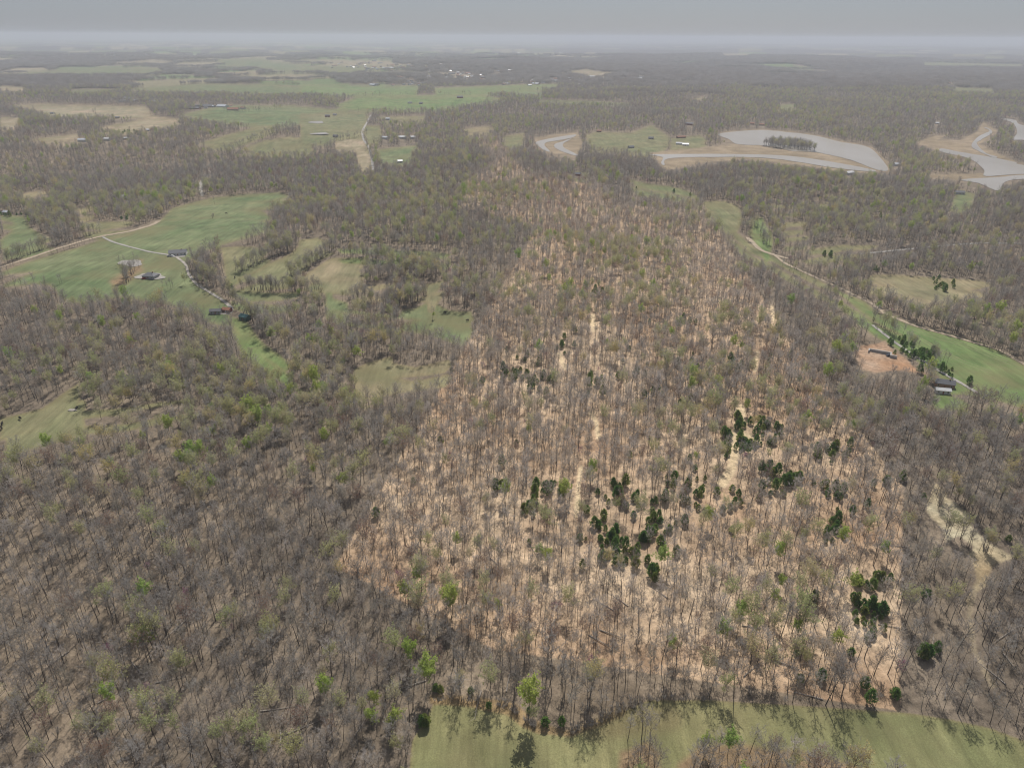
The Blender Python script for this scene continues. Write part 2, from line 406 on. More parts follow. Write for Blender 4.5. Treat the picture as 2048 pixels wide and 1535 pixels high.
def build_ground():
    az = np.radians(np.linspace(-62, 62, 860))
    # radii: about three photograph pixels apart, further apart below the frame
    rows = np.concatenate([np.linspace(3200, 1600, 24)[:-1], np.arange(1600, 96, -2.6), np.linspace(95.5, 74.5, 40)])
    dep = np.arctan((rows - CY) / F) + PITCH
    R = H / np.tan(np.maximum(dep, 0.0012))
    R = np.minimum(R, 120000)
    A, RR = np.meshgrid(az, R)
    x = RR * np.sin(A); y = RR * np.cos(A)
    z = height(x, y)
    px, py = project(x, y, z)
    pxt, pyt = project(x, y, z + 11.0)
    nr, nc = x.shape
    wob = 3.0 * fbm(x / 25, y / 25, 90, 2) * np.clip(600 / np.hypot(x, y), .25, 1.5)
    wob2 = 3.0 * fbm(x / 7, y / 7, 91, 2)
    cover = np.zeros(x.shape + (3,)); cover[:] = LITTER
    tint = fbm(x / 90, y / 90, 50)[..., None]
    cover = cover * (1 + tint * np.array((.5, .45, .35)) + fbm(x / 9, y / 9, 56, 3)[..., None] * .6)
    grassy = np.zeros(x.shape); cls = np.zeros(x.shape, int)
    # beyond the built woods the ground itself carries the purple-grey of bare crowns
    fw = smooth(8500, 10500, np.hypot(x, y))[..., None]
    cover = cover * (1 - fw) + np.array((.10, .088, .078)) * (1 + .5 * fbm(x / 500, y / 300, 52)[..., None]) * fw
    # parcel: its extra brightness is painted into the litter colour
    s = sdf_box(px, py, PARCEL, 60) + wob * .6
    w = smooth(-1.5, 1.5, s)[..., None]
    lp = LITTER_BRIGHTENED * (1 + fbm(x / 60, y / 60, 55)[..., None] * np.array((.35, .5, .6)) + fbm(x / 9, y / 9, 56, 3)[..., None] * np.array((.55, .65, .7)))
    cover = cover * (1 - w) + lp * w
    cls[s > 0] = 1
    # far farmland
    fs, c2 = far_patch(x, y)
    w = smooth(-6, 6, fs)[..., None]
    pal = np.array([TAN, GREEN, HAY, OLIVE, TAN, LIME])
    pc = pal[np.clip((c2 * 6).astype(int), 0, 5)] * (0.85 + .3 * (c2 * 37 % 1))[..., None]
    cover = cover * (1 - w) + pc * w; cls[(fs > 0)] = 2
    grassy = np.maximum(grassy, w[..., 0])
    # surveyed fields
    k = 10; info = {}
    for lab, c, polys in FIELDS:
        for p in polys:
            s = np.maximum(sdf_box(px, py, p), sdf_box(pxt, pyt, p)) + wob
            w = smooth(-1.5, 1.5, s)[..., None]
            cc = np.array(c) * (1 + fbm(x / 80, y / 80, 57 + k)[..., None] * np.array((.5, .25, .4)) + fbm(x / 14, y / 22, 58, 3)[..., None] * np.array((.5, .3, .45)))
            rim = np.exp(-(np.maximum(s, 0) / 5.0) ** 2)[..., None] * .45      # rank dry grass along the edges
            cc = cc * (1 - rim) + np.array((.22, .17, .09)) * rim
            cover = cover * (1 - w) + cc * w
            grassy = np.where(w[..., 0] > .02, np.maximum(grassy, w[..., 0]), grassy)
            cls[s > 0] = k
        info[k] = ('field', lab); k += 1
    for lab, c, polys in CLEARINGS:
        for p in polys:
            s = sdf_box(px, py, p) + wob * 1.5
            w = smooth(-2, 2, s)[..., None]
            cc = np.array(c) * (1 + fbm(x / 20, y / 20, 77 + k, 3)[..., None] * np.array((.3, .6, .9)))
            cover = cover * (1 - w) + cc * w; cls[s > 0] = k
            grassy = grassy * (1 - .5 * w[..., 0])
        info[k] = ('clearing', lab); k += 1
    # brown rank grass round the bottom wood
    for p in WOODS_IN:
        s = sdf_box(px, py, p, 60) + 2 * wob + 3 * wob2
        w = smooth(-14, 4, s)[..., None]
        cover = cover * (1 - w) + np.array((.24, .17, .10)) * w; grassy = grassy * (1 - w[..., 0])
    s = -line_d(px, py, [(868,1398),(935,1402),(1020,1416),(1050,1440),(1080,1456),(1140,1466),(1180,1452),(1240,1422)], 60) + 9 + 3 * wob
    w = smooth(-4, 4, s)[..., None] * .9
    cover = cover * (1 - w) + np.array((.27, .19, .10)) * w
    s = -line_d(px, py, [(1180,1462),(1270,1440),(1340,1435)], 80) + 24 + 4 * wob
    w = smooth(-14, 14, s)[..., None] * .6
    cover = cover * (1 - w) + np.array((.21, .17, .09)) * w
    # dirt tracks
    for pts, hw in TRACKS:
        s = hw - line_d(px, py, pts) + .8 * wob2 * hw / 5
        w = smooth(-1.5, 1.5, s)[..., None]
        cover = cover * (1 - w) + (np.array((.60, .47, .30)) if pts[0][0] < 1700 else np.array((.27, .22, .15))) * w
    # mud flats
    for p in MUDS:
        s = sdf_box(px, py, p) + .8 * wob
        w = smooth(-1, 1, s)[..., None]
        cover = cover * (1 - w) + MUD * (1 + fbm(x / 50, y / 120, 99)[..., None] * np.array((.4, .4, .5))) * w
        cls[s > 0] = 3
        grassy = grassy * (1 - w[..., 0])
    s = sdf_box(px, py, ISLAND); cover[s > -1] = LITTER; cls[s > -1] = 0

    idx = np.arange(nr * nc).reshape(nr, nc)
    q = np.stack([idx[:-1, :-1], idx[:-1, 1:], idx[1:, 1:], idx[1:, :-1]], -1).reshape(-1, 4)
    cq = cls[:-1, :-1].reshape(-1)
    V = np.stack([x, y, z], -1).reshape(-1, 3); Cc = cover.reshape(-1, 3); G = grassy.reshape(-1)
    names = {0: ('forest_floor', 'brown leaf-littered ground under the bare woods'),
             1: ('forest_floor', 'orange-tan leaf litter under the central woods, brightness painted in'),
             2: ('farmland', 'patchwork of tan and green fields on the distant plain'),
             3: ('mud_flat', 'tan mud flats bordering the lake and river')}
    names.update(info)
    for c in np.unique(cq):
        f = q[cq == c]
        u, inv = np.unique(f, return_inverse=True)
        me = np_mesh(names[c][0], V[u], inv.reshape(-1, 4))
        a = me.attributes.new('cover', 'FLOAT_COLOR', 'POINT')
        a.data.foreach_set('color', np.concatenate([np.clip(Cc[u], 0.01, .9), np.ones((len(u), 1))], 1).astype(np.float32).ravel())
        a = me.attributes.new('grassy', 'FLOAT', 'POINT'); a.data.foreach_set('value', G[u].astype(np.float32))
        me.polygons.foreach_set('use_smooth', np.ones(len(f), bool))
        me.materials.append(GM)
        o = bpy.data.objects.new(names[c][0], me); COL.objects.link(o)
        tag(o, names[c][1], kind='structure')

build_ground()

# ------------------------------------------------------------------ water
def water_material():
    m, nt, b = mat('silty_water')
    geo = nt.nodes.new('ShaderNodeNewGeometry')
    n = noise_node(nt, 0.004, 4, 0.6, geo.outputs['Position'], (1, .35, 1))
    r = ramp(nt, [(.35, (.27, .235, .185)), (.65, (.36, .33, .29))])
    nt.links.new(n.outputs['Fac'], r.inputs[0]); nt.links.new(r.outputs[0], b.inputs['Base Color'])
    b.inputs['Roughness'].default_value = 0.3; b.inputs['Specular IOR Level'].default_value = 0.4
    n2 = noise_node(nt, 0.25, 4, 0.6, geo.outputs['Position'])
    bp = nt.nodes.new('ShaderNodeBump'); bp.inputs['Strength'].default_value = 0.15; bp.inputs['Distance'].default_value = 0.3
    nt.links.new(n2.outputs['Fac'], bp.inputs['Height']); nt.links.new(bp.outputs[0], b.inputs['Normal'])
    return m
WM = water_material()

def smooth_loop(pts, n=5, jit=0.0):
    P = np.array(pts, float); N = len(P); out = []
    for i in range(N):
        p0, p1, p2, p3 = P[i - 1], P[i], P[(i + 1) % N], P[(i + 2) % N]
        for k in range(n):
            t = k / n
            out.append(0.5 * ((2 * p1) + (-p0 + p2) * t + (2 * p0 - 5 * p1 + 4 * p2 - p3) * t * t + (-p0 + 3 * p1 - 3 * p2 + p3) * t ** 3))
    out = np.array(out)
    return out + RNG.normal(0, jit, out.shape)

def sheet(name, loops, m, thick=0.0):
    bm = bmesh.new()
    for L in loops:
        vs = [bm.verts.new(p) for p in L]
        try:
            f = bm.faces.new(vs)
            if f.normal.z < 0: f.normal_flip()
        except ValueError:
            pass
    bmesh.ops.recalc_face_normals(bm, faces=bm.faces)
    for f in bm.faces:
        if f.normal.z < 0: f.normal_flip()
    bmesh.ops.triangulate(bm, faces=bm.faces)
    me = bpy.data.meshes.new(name); bm.to_mesh(me); bm.free(); me.materials.append(m)
    o = bpy.data.objects.new(name, me); COL.objects.link(o)
    return o

for nm, lab, polys in WATERS:
    loops = []
    for p in polys:
        s = smooth_loop(p, 5, .12)
        wx, wy = plane_hit(s[:, 0], s[:, 1], ZV + .5)
        loops.append([(a, b_, ZV + .5) for a, b_ in zip(wx, wy)])
    tag(sheet(nm, loops, WM), lab, kind='structure')

def pond(px, py, w, h, lab, m=WM, nm='pond', lift=.25):
    n = 26; th = np.linspace(0, 2 * math.pi, n, endpoint=False)
    r = 1 + .12 * np.sin(3 * th + px) + .08 * np.sin(5 * th)
    x, y, z = ground_hit(px + w * r * np.cos(th), py + h * r * np.sin(th))
    zz = float(z.max()) + lift
    o = sheet(nm, [[(a, b_, zz) for a, b_ in zip(x, y)]], m)
    # bank: a skirt down into the ground
    me = o.data
    tag(o, lab, kind='structure'); return o
GRAVEL = plain('pale_gravel', (.33, .31, .28), .2, .5)
ASPHALT = plain('worn_asphalt', (.22, .21, .2), .2, .3)
DIRT = plain('dirt_road', (.36, .29, .21), .25, .3)
CREEKM = plain('gravel_creek', (.33, .30, .26), .35, .15)
pond(633, 245, 15, 2.0, 'pale upper pond in the middle-left grazing land')
pond(640, 268, 18, 2.4, 'larger pale pond below the first one')
pond(262, 527, 24, 6, 'shallow whitish pond in the left pasture beside round trees')
pond(145, 820, 9, 2.6, 'tiny dark pond in the sloping left pasture')

# ------------------------------------------------------------------ roads, lanes and creek beds
def strip(name, pts, wm, m, lab, lift=.3, wob=0.0):
    P = np.array(pts, float)
    # densify along the line in pixels
    seg = np.hypot(*(P[1:] - P[:-1]).T); n = max(8, int(seg.sum() / 4))
    s = np.concatenate([[0], np.cumsum(seg)]); u = np.linspace(0, s[-1], n)
    qx, qy = np.interp(u, s, P[:, 0]), np.interp(u, s, P[:, 1])
    for _ in range(3):
        qx[1:-1] = (qx[:-2] + 2 * qx[1:-1] + qx[2:]) / 4; qy[1:-1] = (qy[:-2] + 2 * qy[1:-1] + qy[2:]) / 4
    x, y, z = ground_hit(qx, qy)
    dx, dy = np.gradient(x), np.gradient(y); L = np.hypot(dx, dy) + 1e-6
    nx, ny = -dy / L, dx / L
    V = []; Fc = []
    for k in range(n):
        w = wm * (1 + wob * (random.random() - .5))
        for sgn in (-1, 1):
            a, b_ = x[k] + nx[k] * w / 2 * sgn, y[k] + ny[k] * w / 2 * sgn
            V.append((a, b_, float(height(np.array([a]), np.array([b_]))[0]) + lift))
        if k:
            i = 2 * k; Fc.append((i - 2, i - 1, i + 1, i))
    me = bpy.data.meshes.new(name); me.from_pydata(V, [], Fc); me.update(); me.materials.append(m)
    if me.polygons[0].normal.z < 0: me.flip_normals()
    o = bpy.data.objects.new(name, me); COL.objects.link(o); tag(o, lab, kind='structure')
    return o

ROADS = [
 ('road', [(-20,541),(60,516),(110,499),(165,482),(205,472)], 5, DIRT, 'pale road following the trees on the left edge of the big pasture', 5),
 ('road', [(205,472),(260,463),(305,450),(318,442)], 6, DIRT, 'brown road going on behind the hedgerow past the lane mouth', 4),
 ('lane', [(205,474),(225,484),(260,494),(300,504),(345,511)], 3, GRAVEL, 'gravel farm lane from the road to the grey-roofed farmhouse', 3),
 ('creek_bed', [(350,512),(372,528),(378,550),(392,568),(420,585),(445,600),(466,618),(462,627),(420,628)], 3, CREEKM, 'stony creek bed curling round the right side of the pasture', 4),
 ('creek_bed', [(1545,507),(1570,527),(1620,550),(1680,576),(1745,608),(1770,628),(1830,652),(1920,677),(2000,700),(2060,735)], 4, DIRT, 'brown creek bank running above the long green right field', 4),
 ('road', [(2100,486),(2048,487),(1960,486),(1880,492),(1800,500),(1720,508)], 4, GRAVEL, 'pale country road crossing the right hillside', 3),
 ('lane', [(1745,650),(1790,685),(1830,712),(1870,737),(1900,754),(1925,768),(1955,786)], 3, GRAVEL, 'gravel lane beside the row of dark cedars', 4),
 ('road', [(747,340),(744,318),(738,295),(726,278),(724,262),(737,240),(742,230)], 5, GRAVEL, 'tree-lined country road between the middle-left fields', 3),
 ('creek_bed', [(405,392),(400,375),(402,362),(418,352),(420,338)], 6, CREEKM, 'pale creek bed glimpsed among the left woods', 2),
 ('road', [(1495,475),(1520,500),(1545,509),(1575,517)], 6, DIRT, 'dirt road at the head of the right valley', 3),
]
for nm, pts, w, m, lab, clr in ROADS:
    strip(nm, pts, w, m, lab, .3, .3)

# ------------------------------------------------------------------ tree building
class Soup:
    def __init__(s): s.v = []; s.f = []; s.m = []
    def tri(s, a, b, c, m=0):
        i = len(s.v); s.v += [a, b, c]; s.f.append((i, i + 1, i + 2)); s.m.append(m)
    def limb(s, p, q, r0, r1, m=0, n=3):
        p = np.array(p); q = np.array(q); d = q - p; L = np.linalg.norm(d) + 1e-9; d = d / L
        a = np.cross(d, (0, 0, 1.0) if abs(d[2]) < .9 else (1.0, 0, 0)); a /= np.linalg.norm(a); b = np.cross(d, a)
        i = len(s.v)
        for c, r in ((p, r0), (q, r1)):
            for k in range(n):
                t = 2 * math.pi * k / n
                s.v.append(tuple(c + r * (math.cos(t) * a + math.sin(t) * b)))
        for k in range(n):
            k2 = (k + 1) % n
            s.f.append((i + k, i + k2, i + n + k2)); s.m.append(m)
            s.f.append((i + k, i + n + k2, i + n + k)); s.m.append(m)
    def sliver(s, p, q, w, m=0):
        p = np.array(p); q = np.array(q); d = q - p
        a = np.cross(d, RNG.normal(size=3)); a = a / (np.linalg.norm(a) + 1e-9) * w / 2
        s.tri(tuple(p - a), tuple(p + a), tuple(q), m)
    def leaf(s, c, r, m=0):
        a = RNG.normal(size=3); a /= np.linalg.norm(a); b = np.cross(a, RNG.normal(size=3)); b /= np.linalg.norm(b) + 1e-9
        c = np.array(c)
        s.tri(tuple(c + a * r), tuple(c - a * r * .5 + b * r * .8), tuple(c - a * r * .5 - b * r * .8), m)
    def mesh(s, name, mats):
        me = np_mesh(name, s.v, s.f, 3)
        for m in mats: me.materials.append(m)
        me.polygons.foreach_set('material_index', np.array(s.m, np.int32))
        return me

def tree_mats():
    def bark(name, stops):
        m, nt, b = mat(name)
        oi = nt.nodes.new('ShaderNodeObjectInfo')
        r = ramp(nt, stops)
        nt.links.new(oi.outputs['Random'], r.inputs[0]); nt.links.new(r.outputs[0], b.inputs['Base Color'])
        return m
    trunk = bark('trunk_bark', [(0, (.085, .07, .06)), (.5, (.115, .098, .085)), (.8, (.08, .065, .055)), (1, (.22, .205, .18))])
    def twigm(name, stops, tr=.4):
        m = bark(name, stops); nt = m.node_tree; b = nt.nodes['Principled BSDF']
        t = nt.nodes.new('ShaderNodeBsdfTranslucent'); nt.links.new(b.inputs['Base Color'].links[0].from_socket, t.inputs[0])
        mx = nt.nodes.new('ShaderNodeMixShader'); mx.inputs[0].default_value = tr
        nt.links.new(b.outputs[0], mx.inputs[1]); nt.links.new(t.outputs[0], mx.inputs[2]); nt.links.new(mx.outputs[0], nt.nodes['Material Output'].inputs[0])
        return m
    twig = twigm('bare_twigs', [(0, (.40, .375, .35)), (.25, (.31, .28, .25)), (.45, (.44, .41, .38)), (.62, (.36, .30, .25)), (.8, (.50, .475, .45)), (1, (.38, .34, .27))])
    pale = twigm('brightened_twigs', [(0, (.60, .54, .47)), (.4, (.52, .46, .41)), (.7, (.62, .57, .53)), (1, (.56, .47, .38))])  # lighter copy of the bare twigs, painting the parcel's brightness into the trees
    def leafm(name, stops, tr=.5):
        m, nt, b = mat(name)
        oi = nt.nodes.new('ShaderNodeObjectInfo'); r = ramp(nt, stops)
        nt.links.new(oi.outputs['Random'], r.inputs[0]); nt.links.new(r.outputs[0], b.inputs['Base Color'])
        t = nt.nodes.new('ShaderNodeBsdfTranslucent'); nt.links.new(r.outputs[0], t.inputs[0])
        mx = nt.nodes.new('ShaderNodeMixShader'); mx.inputs[0].default_value = tr
        out = nt.nodes['Material Output']
        nt.links.new(b.outputs[0], mx.inputs[1]); nt.links.new(t.outputs[0], mx.inputs[2]); nt.links.new(mx.outputs[0], out.inputs[0])
        return m
    bud = leafm('young_leaves', [(0, (.48, .48, .26)), (.35, (.54, .52, .24)), (.6, (.45, .50, .22)), (.8, (.56, .50, .30)), (1, (.60, .50, .22))])
    lime = leafm('lime_leaves', [(0, (.40, .52, .12)), (.5, (.48, .54, .14)), (1, (.36, .50, .14))])
    cedar = leafm('cedar_foliage', [(0, (.11, .22, .06)), (.5, (.17, .27, .07)), (1, (.26, .29, .08))], .5)
    pink = leafm('redbud_blossom', [(0, (.34, .16, .24)), (1, (.40, .22, .28))])
    rust = leafm('russet_buds', [(0, (.26, .15, .11)), (1, (.32, .20, .14))])
    return trunk, twig, pale, bud, lime, cedar, pink, rust
TRUNK, TWIG, BRIGHTENED_TWIG, BUD, LIMEM, CEDARM, PINK, RUST = tree_mats()

def unit(v):
    return v / (np.linalg.norm(v) + 1e-9)

def hardwood(Ht, cr, base=.48, leaf=None, nleaf=0, twigs=12, limbs=12, tw=.062, spread=1.0, lsize=.3):
    """returns trunk soup and crown soup"""
    T, C = Soup(), Soup()
    p = np.array([0, 0, -0.6]); lean = RNG.normal(0, .03, 2); pts = [p]
    nseg = 5
    for k in range(nseg):
        lean = lean + RNG.normal(0, .035, 2)
        p = p + np.array([lean[0], lean[1], 1]) * (Ht * .80 + .6) / nseg; pts.append(p)
    r0 = Ht * .0105
    for k in range(nseg):
        T.limb(pts[k], pts[k + 1], r0 * (1 - .17 * k), r0 * (1 - .17 * (k + 1)) + .01, 0, 5 if k < 3 else 4)
    pts = np.array(pts)
    def on(t):
        u = t * nseg; i = min(int(u), nseg - 1); return pts[i] + (pts[i + 1] - pts[i]) * (u - i)
    tips = []
    for k in range(limbs):
        t = base + (0.99 - base) * (k + RNG.random()) / limbs
        a = k * 2.4 + RNG.normal(0, .4); up = .95 + 1.6 * (t - base)
        L = cr * spread * (1.35 - .35 * (t - base) / (1 - base)) * RNG.uniform(.75, 1.2)
        d = unit(np.array([math.cos(a), math.sin(a), up + RNG.normal(0, .2)]))
        s = on(t); m1 = s + d * L * .55; d2 = unit(d + np.array([0, 0, .35]) + RNG.normal(0, .12, 3)); e = m1 + d2 * L * .65
        rr = r0 * .42 * (1.1 - .5 * t)
        C.limb(s, m1, rr, rr * .6, 0); C.limb(m1, e, rr * .6, .02, 0)
        tips.append((e, d2))
        for j in range(6):
            f = .2 + .8 * (j + RNG.random()) / 6
            q = s + (m1 - s) * min(1, f / .5) if f < .5 else m1 + (e - m1) * (f - .5) * 2
            dd = unit(d2 * .8 + RNG.normal(0, .65, 3) + np.array([0, 0, .35]))
            l2 = L * RNG.uniform(.3, .55); e2 = q + dd * l2
            C.limb(q, e2, rr * .28, .012, 1, 3)
            for i in range(twigs):
                g = RNG.uniform(.25, 1.0); q2 = q + (e2 - q) * g
                d3 = unit(dd * .6 + RNG.normal(0, .65, 3) + np.array([0, 0, .5])); l3 = RNG.uniform(.5, 1.3) * cr / 3.2
                C.sliver(q2, q2 + d3 * l3, tw, 1)
                tips.append((q2 + d3 * l3 * RNG.uniform(.4, 1), d3))
    if nleaf:
        for _ in range(nleaf):
            c = tips[RNG.integers(len(tips))][0] + RNG.normal(0, .25, 3)
            C.leaf(c, RNG.uniform(.6, 1.3) * lsize, 2)
    return T, C

def conifer(Ht, cr, n=620):
    T, C = Soup(), Soup()
    T.limb((0, 0, -.5), (0, 0, Ht * .95), Ht * .016, .03, 0, 5)
    for _ in range(n):
        t = RNG.random() ** .85; zz = Ht * (.08 + .92 * t)
        prof = cr * (min(1, (t + .08) * 3.2)) * (1 - t) ** .62 * (1 + .15 * math.sin(t * 19))
        a = RNG.uniform(0, 6.283); r = prof * math.sqrt(RNG.uniform(.25, 1))
        lump = 1 + .22 * math.sin(a * 3 + t * 7)
        c = np.array([r * lump * math.cos(a), r * lump * math.sin(a), zz])
        d = unit(np.array([math.cos(a), math.sin(a), .55]) + RNG.normal(0, .35, 3))
        s = RNG.uniform(.35, .75) * cr / 2.2
        q = np.cross(d, RNG.normal(size=3)); q = unit(q) * s * .5
        C.tri(tuple(c - q), tuple(c + q), tuple(c + d * s * 1.5), 1)
    return T, C

def brush(Ht, cr, n=170):
    T, C = Soup(), Soup()
    for k in range(5):
        a = RNG.uniform(0, 6.283); e = np.array([math.cos(a) * cr * .5, math.sin(a) * cr * .5, Ht * .7])
        T.limb((RNG.normal(0, .2), RNG.normal(0, .2), -.3), e, .07, .03, 0, 3)
        for i in range(n // 5):
            q = e * RNG.uniform(.3, 1); d = unit(np.array([math.cos(a) * .5, math.sin(a) * .5, 1]) + RNG.normal(0, .6, 3))
            C.sliver(q, q + d * RNG.uniform(.6, 1.6), .075, 1)
    return T, C

VAR = {}     # name -> list of (trunk mesh, crown mesh, joined object, height)
HID = bpy.data.collections.new('tree_kinds')    # source meshes for the mass of distant woods, never linked to the scene
ORDER = []
def add_variant(kind, T, C, mats, Ht, crown='crown'):
    j = Soup(); j.v = T.v + C.v; o = len(T.v)
    j.f = T.f + [(a + o, b + o, c + o) for a, b, c in C.f]; j.m = T.m + C.m
    jo = bpy.data.objects.new('src_%03d' % len(ORDER), j.mesh(kind, mats))
    HID.objects.link(jo)
    VAR.setdefault(kind, []).append((len(ORDER), T.mesh('trunk', mats), C.mesh('crown', mats), Ht))
    ORDER.append(kind)

for k in range(7):
    Ht = [19, 17, 20, 16, 18, 15, 20.5][k]
    add_variant('bare_tree', *hardwood(Ht, [3.0, 2.6, 3.7, 3.0, 2.4, 3.3, 3.1][k], [.52, .55, .48, .42, .6, .4, .56][k]), [TRUNK, TWIG], Ht)
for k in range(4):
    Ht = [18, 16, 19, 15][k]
    add_variant('brightened_tree', *hardwood(Ht, [3.0, 2.5, 3.4, 3.0][k], [.52, .55, .5, .45][k]), [TRUNK, BRIGHTENED_TWIG], Ht)
for k in range(3):
    Ht = [13, 15, 11][k]
    add_variant('slender_tree', *hardwood(Ht, [1.7, 1.9, 1.6][k], .5, limbs=8, twigs=12, tw=.055), [TRUNK, TWIG], Ht)
for k in range(3):
    Ht = [18, 16, 19][k]
    add_variant('budding_tree', *hardwood(Ht, [3.8, 4.1, 3.4][k], .5, nleaf=[1100, 1500, 800][k], twigs=9, lsize=.24), [TRUNK, TWIG, BUD], Ht)
for k in range(2):
    Ht = [16, 14][k]
    add_variant('leafy_tree', *hardwood(Ht, [3.6, 3.0][k], .5, nleaf=[2000, 1500][k], twigs=6, lsize=.28), [TRUNK, TWIG, LIMEM], Ht)
for k in range(3):
    Ht = [5.6, 4.4, 7][k]
    add_variant('cedar_tree', *conifer(Ht, [2.1, 1.9, 2.2][k], 420), [TRUNK, CEDARM], Ht)
for k in range(1):
    add_variant('redbud_tree', *hardwood(8, 2.0, .35, nleaf=300, twigs=4, limbs=8, lsize=.22), [TRUNK, TWIG, PINK], 8)
add_variant('russet_tree', *hardwood(17, 3.6, .5, nleaf=900, twigs=9, lsize=.18), [TRUNK, TWIG, RUST], 19)
for k in range(2):
    add_variant('shrub', *brush([3.5, 5][k], [1.8, 2.3][k]), [TRUNK, TWIG], 4)
# stands for the distant plain: a dozen real trees in one source mesh
def stand(n, size, seed):
    r = random.Random(seed); j = Soup()
    for i in range(n):
        ht = r.uniform(15, 22); T, C = hardwood(ht, 4.8, .4, nleaf=0, twigs=3, limbs=9, tw=.32)
        ox, oy = r.uniform(-size / 2, size / 2), r.uniform(-size / 2, size / 2)
        for S_ in (T, C):
            o = len(j.v); j.v += [(a + ox, b + oy, c) for a, b, c in S_.v]
            j.f += [(a + o, b + o, c + o) for a, b, c in S_.f]; j.m += S_.m
    return j
STAND0 = len(ORDER)
for k in range(3):
    j = stand(14, 30, k); jo = bpy.data.objects.new('src_%03d' % len(ORDER), j.mesh('stand', [TRUNK, TWIG])); HID.objects.link(jo); ORDER.append('stand')

# ------------------------------------------------------------------ where trees stand
far = [(166,283,18,9,'white','metal','long pale-roofed barn among the left pines','barn'), (215,281,14,8,'white','white','white farm building left of the dark pines','barn'),
 (252,279,12,8,'tan','metal','tan house right of the white farm building','house'), (297,262,9,7,'white','white','small white house beside the left pine grove','house'),
 (235,237,12,8,'tan','grey','grey-roofed house on the left tan hill','house'), (105,228,10,8,'white','grey','white house in the left stubble field','house'),
 (395,213,16,9,'grey','dark','dark-roofed farmhouse amid green far-left fields','house'), (412,217,12,8,'white','grey','white farmhouse below the dark-roofed one','house'),
 (462,213,10,7,'white','rust','rust-roofed house in the green far-left fields','house'), (655,234,14,9,'red','dark','dark red barn above the pale pond','barn'),
 (670,231,10,8,'white','grey','white house beside the dark red barn','house'), (820,207,14,9,'white','grey','white house alone in the bright green cropland','house'),
 (842,208,12,9,'grey','dark','dark barn right of the lone white cropland house','barn'), (920,196,22,12,'red','dark','large dark barn on the green cropland ridge','barn'),
 (776,240,12,8,'white','metal','pale barn in the olive paddock','barn'), (770,278,14,8,'white','metal','long pale shed under the paddock woods','barn'),
 (805,277,18,8,'white','metal','longest pale shed right of the others','barn'), (826,277,12,8,'white','white','white shed at the wood corner','barn'),
 (800,325,9,7,'white','metal','small pale building below the green square field','shed'), (671,274,10,7,'grey','dark','dark shed at the square tan field corner','shed'),
 (1155,351,12,8,'red','dark','dark cabin in the glade behind the central woods','house'), (1198,264,12,8,'brick','rust','brown house on the hamlet knoll','house'),
 (1262,296,12,8,'grey','dark','dark-roofed house among hamlet orchard trees','house'), (1302,278,12,8,'grey','dark','grey house in the hamlet meadow','house'),
 (1362,276,22,8,'brick','rust','long rust-roofed house in the hamlet','house'), (1358,289,14,8,'white','white','white hamlet house near the river bank','house'),
 (1371,291,14,8,'white','metal','pale-roofed hamlet house right of the white one','house'), (1379,250,26,10,'red','grey','long red barn on bare soil above the hamlet','barn'),
 (1504,249,12,9,'tan','rust','orange-roofed lake house left of the dock path','house'), (1523,251,14,9,'tan','rust','larger orange-roofed lake house on the shore','house'),
 (1698,348,18,9,'white','white','white building hidden in woods below the lake','house'), (1792,331,14,9,'white','metal','pale house on the wooded lake peninsula','house'),
 (1874,248,10,8,'white','white','tiny white house in the far right woods','house'), (1918,388,14,8,'white','grey','white house at the small right clearing','house'),
 (248,396,8,6,'white','metal','lone white shed roof in the left woods','shed'), (14,428,8,6,'tan','metal','tan shed by the left frame edge','shed')]
towns = [(760,134,120,6,46,'in the pale distant town left of centre'), (930,152,110,7,50,'in the scattered town behind the green cropland'), (1075,164,90,5,24,'on the open ridge right of the cropland'),
         (820,168,60,4,16,'at the upper edge of the green cropland'), (1230,158,120,4,22,'in the woods right of the town'), (290,200,60,4,16,'around the far-left farm hamlet'),
         (1080,108,100,4,16,'on the hazy plain toward the horizon'), (400,215,80,6,12,'between the far-left green fields'), (1620,165,300,12,14,'in the far right woods'), (250,110,200,6,12,'on the hazy far-left plain')]

TOWNB = []
for cx_, cy_, rx, ry, n, wh in towns:
    for k in range(n):
        TOWNB.append((min(2040, max(4, random.gauss(cx_, rx * .5))), max(98, random.gauss(cy_, ry * .6)), wh))
HOUSES = [(302,553,14),(357,508,14),(432,626,9),(455,623,7),(491,638,8),(1887,769,16),(1884,784,10)]
HOUSES += [(f[0], f[1], 3 + f[2] * .22) for f in far]
def open_mask(px, py, road=True, hh=0):
    """positive where the photograph shows open land at this pixel"""
    s = np.full(px.shape, -99.0)
    for lab, c, polys in FIELDS:
        for p in polys: s = np.maximum(s, sdf_box(px, py, p))
    if hh < 13:
        for lab, c, polys in CLEARINGS:
            for p in polys: s = np.maximum(s, sdf_box(px, py, p))
    for nm, lab, polys in WATERS:
        for p in polys: s = np.maximum(s, sdf_box(px, py, p) + 1)
    for p in MUDS: s = np.maximum(s, sdf_box(px, py, p))
    if road:
        for nm, pts, w, m, lab, clr in ROADS: s = np.maximum(s, clr - line_d(px, py, pts))
    for hx, hy, hw_ in HOUSES: s = np.maximum(s, hw_ - np.hypot(px - hx, (py - hy) * 1.6))
    if hh < 13:
        for pts, hw in TRACKS: s = np.maximum(s, hw - line_d(px, py, pts))
    for a in WOODS_IN:
        s = np.minimum(s, -sdf_box(px, py, a))
    return s

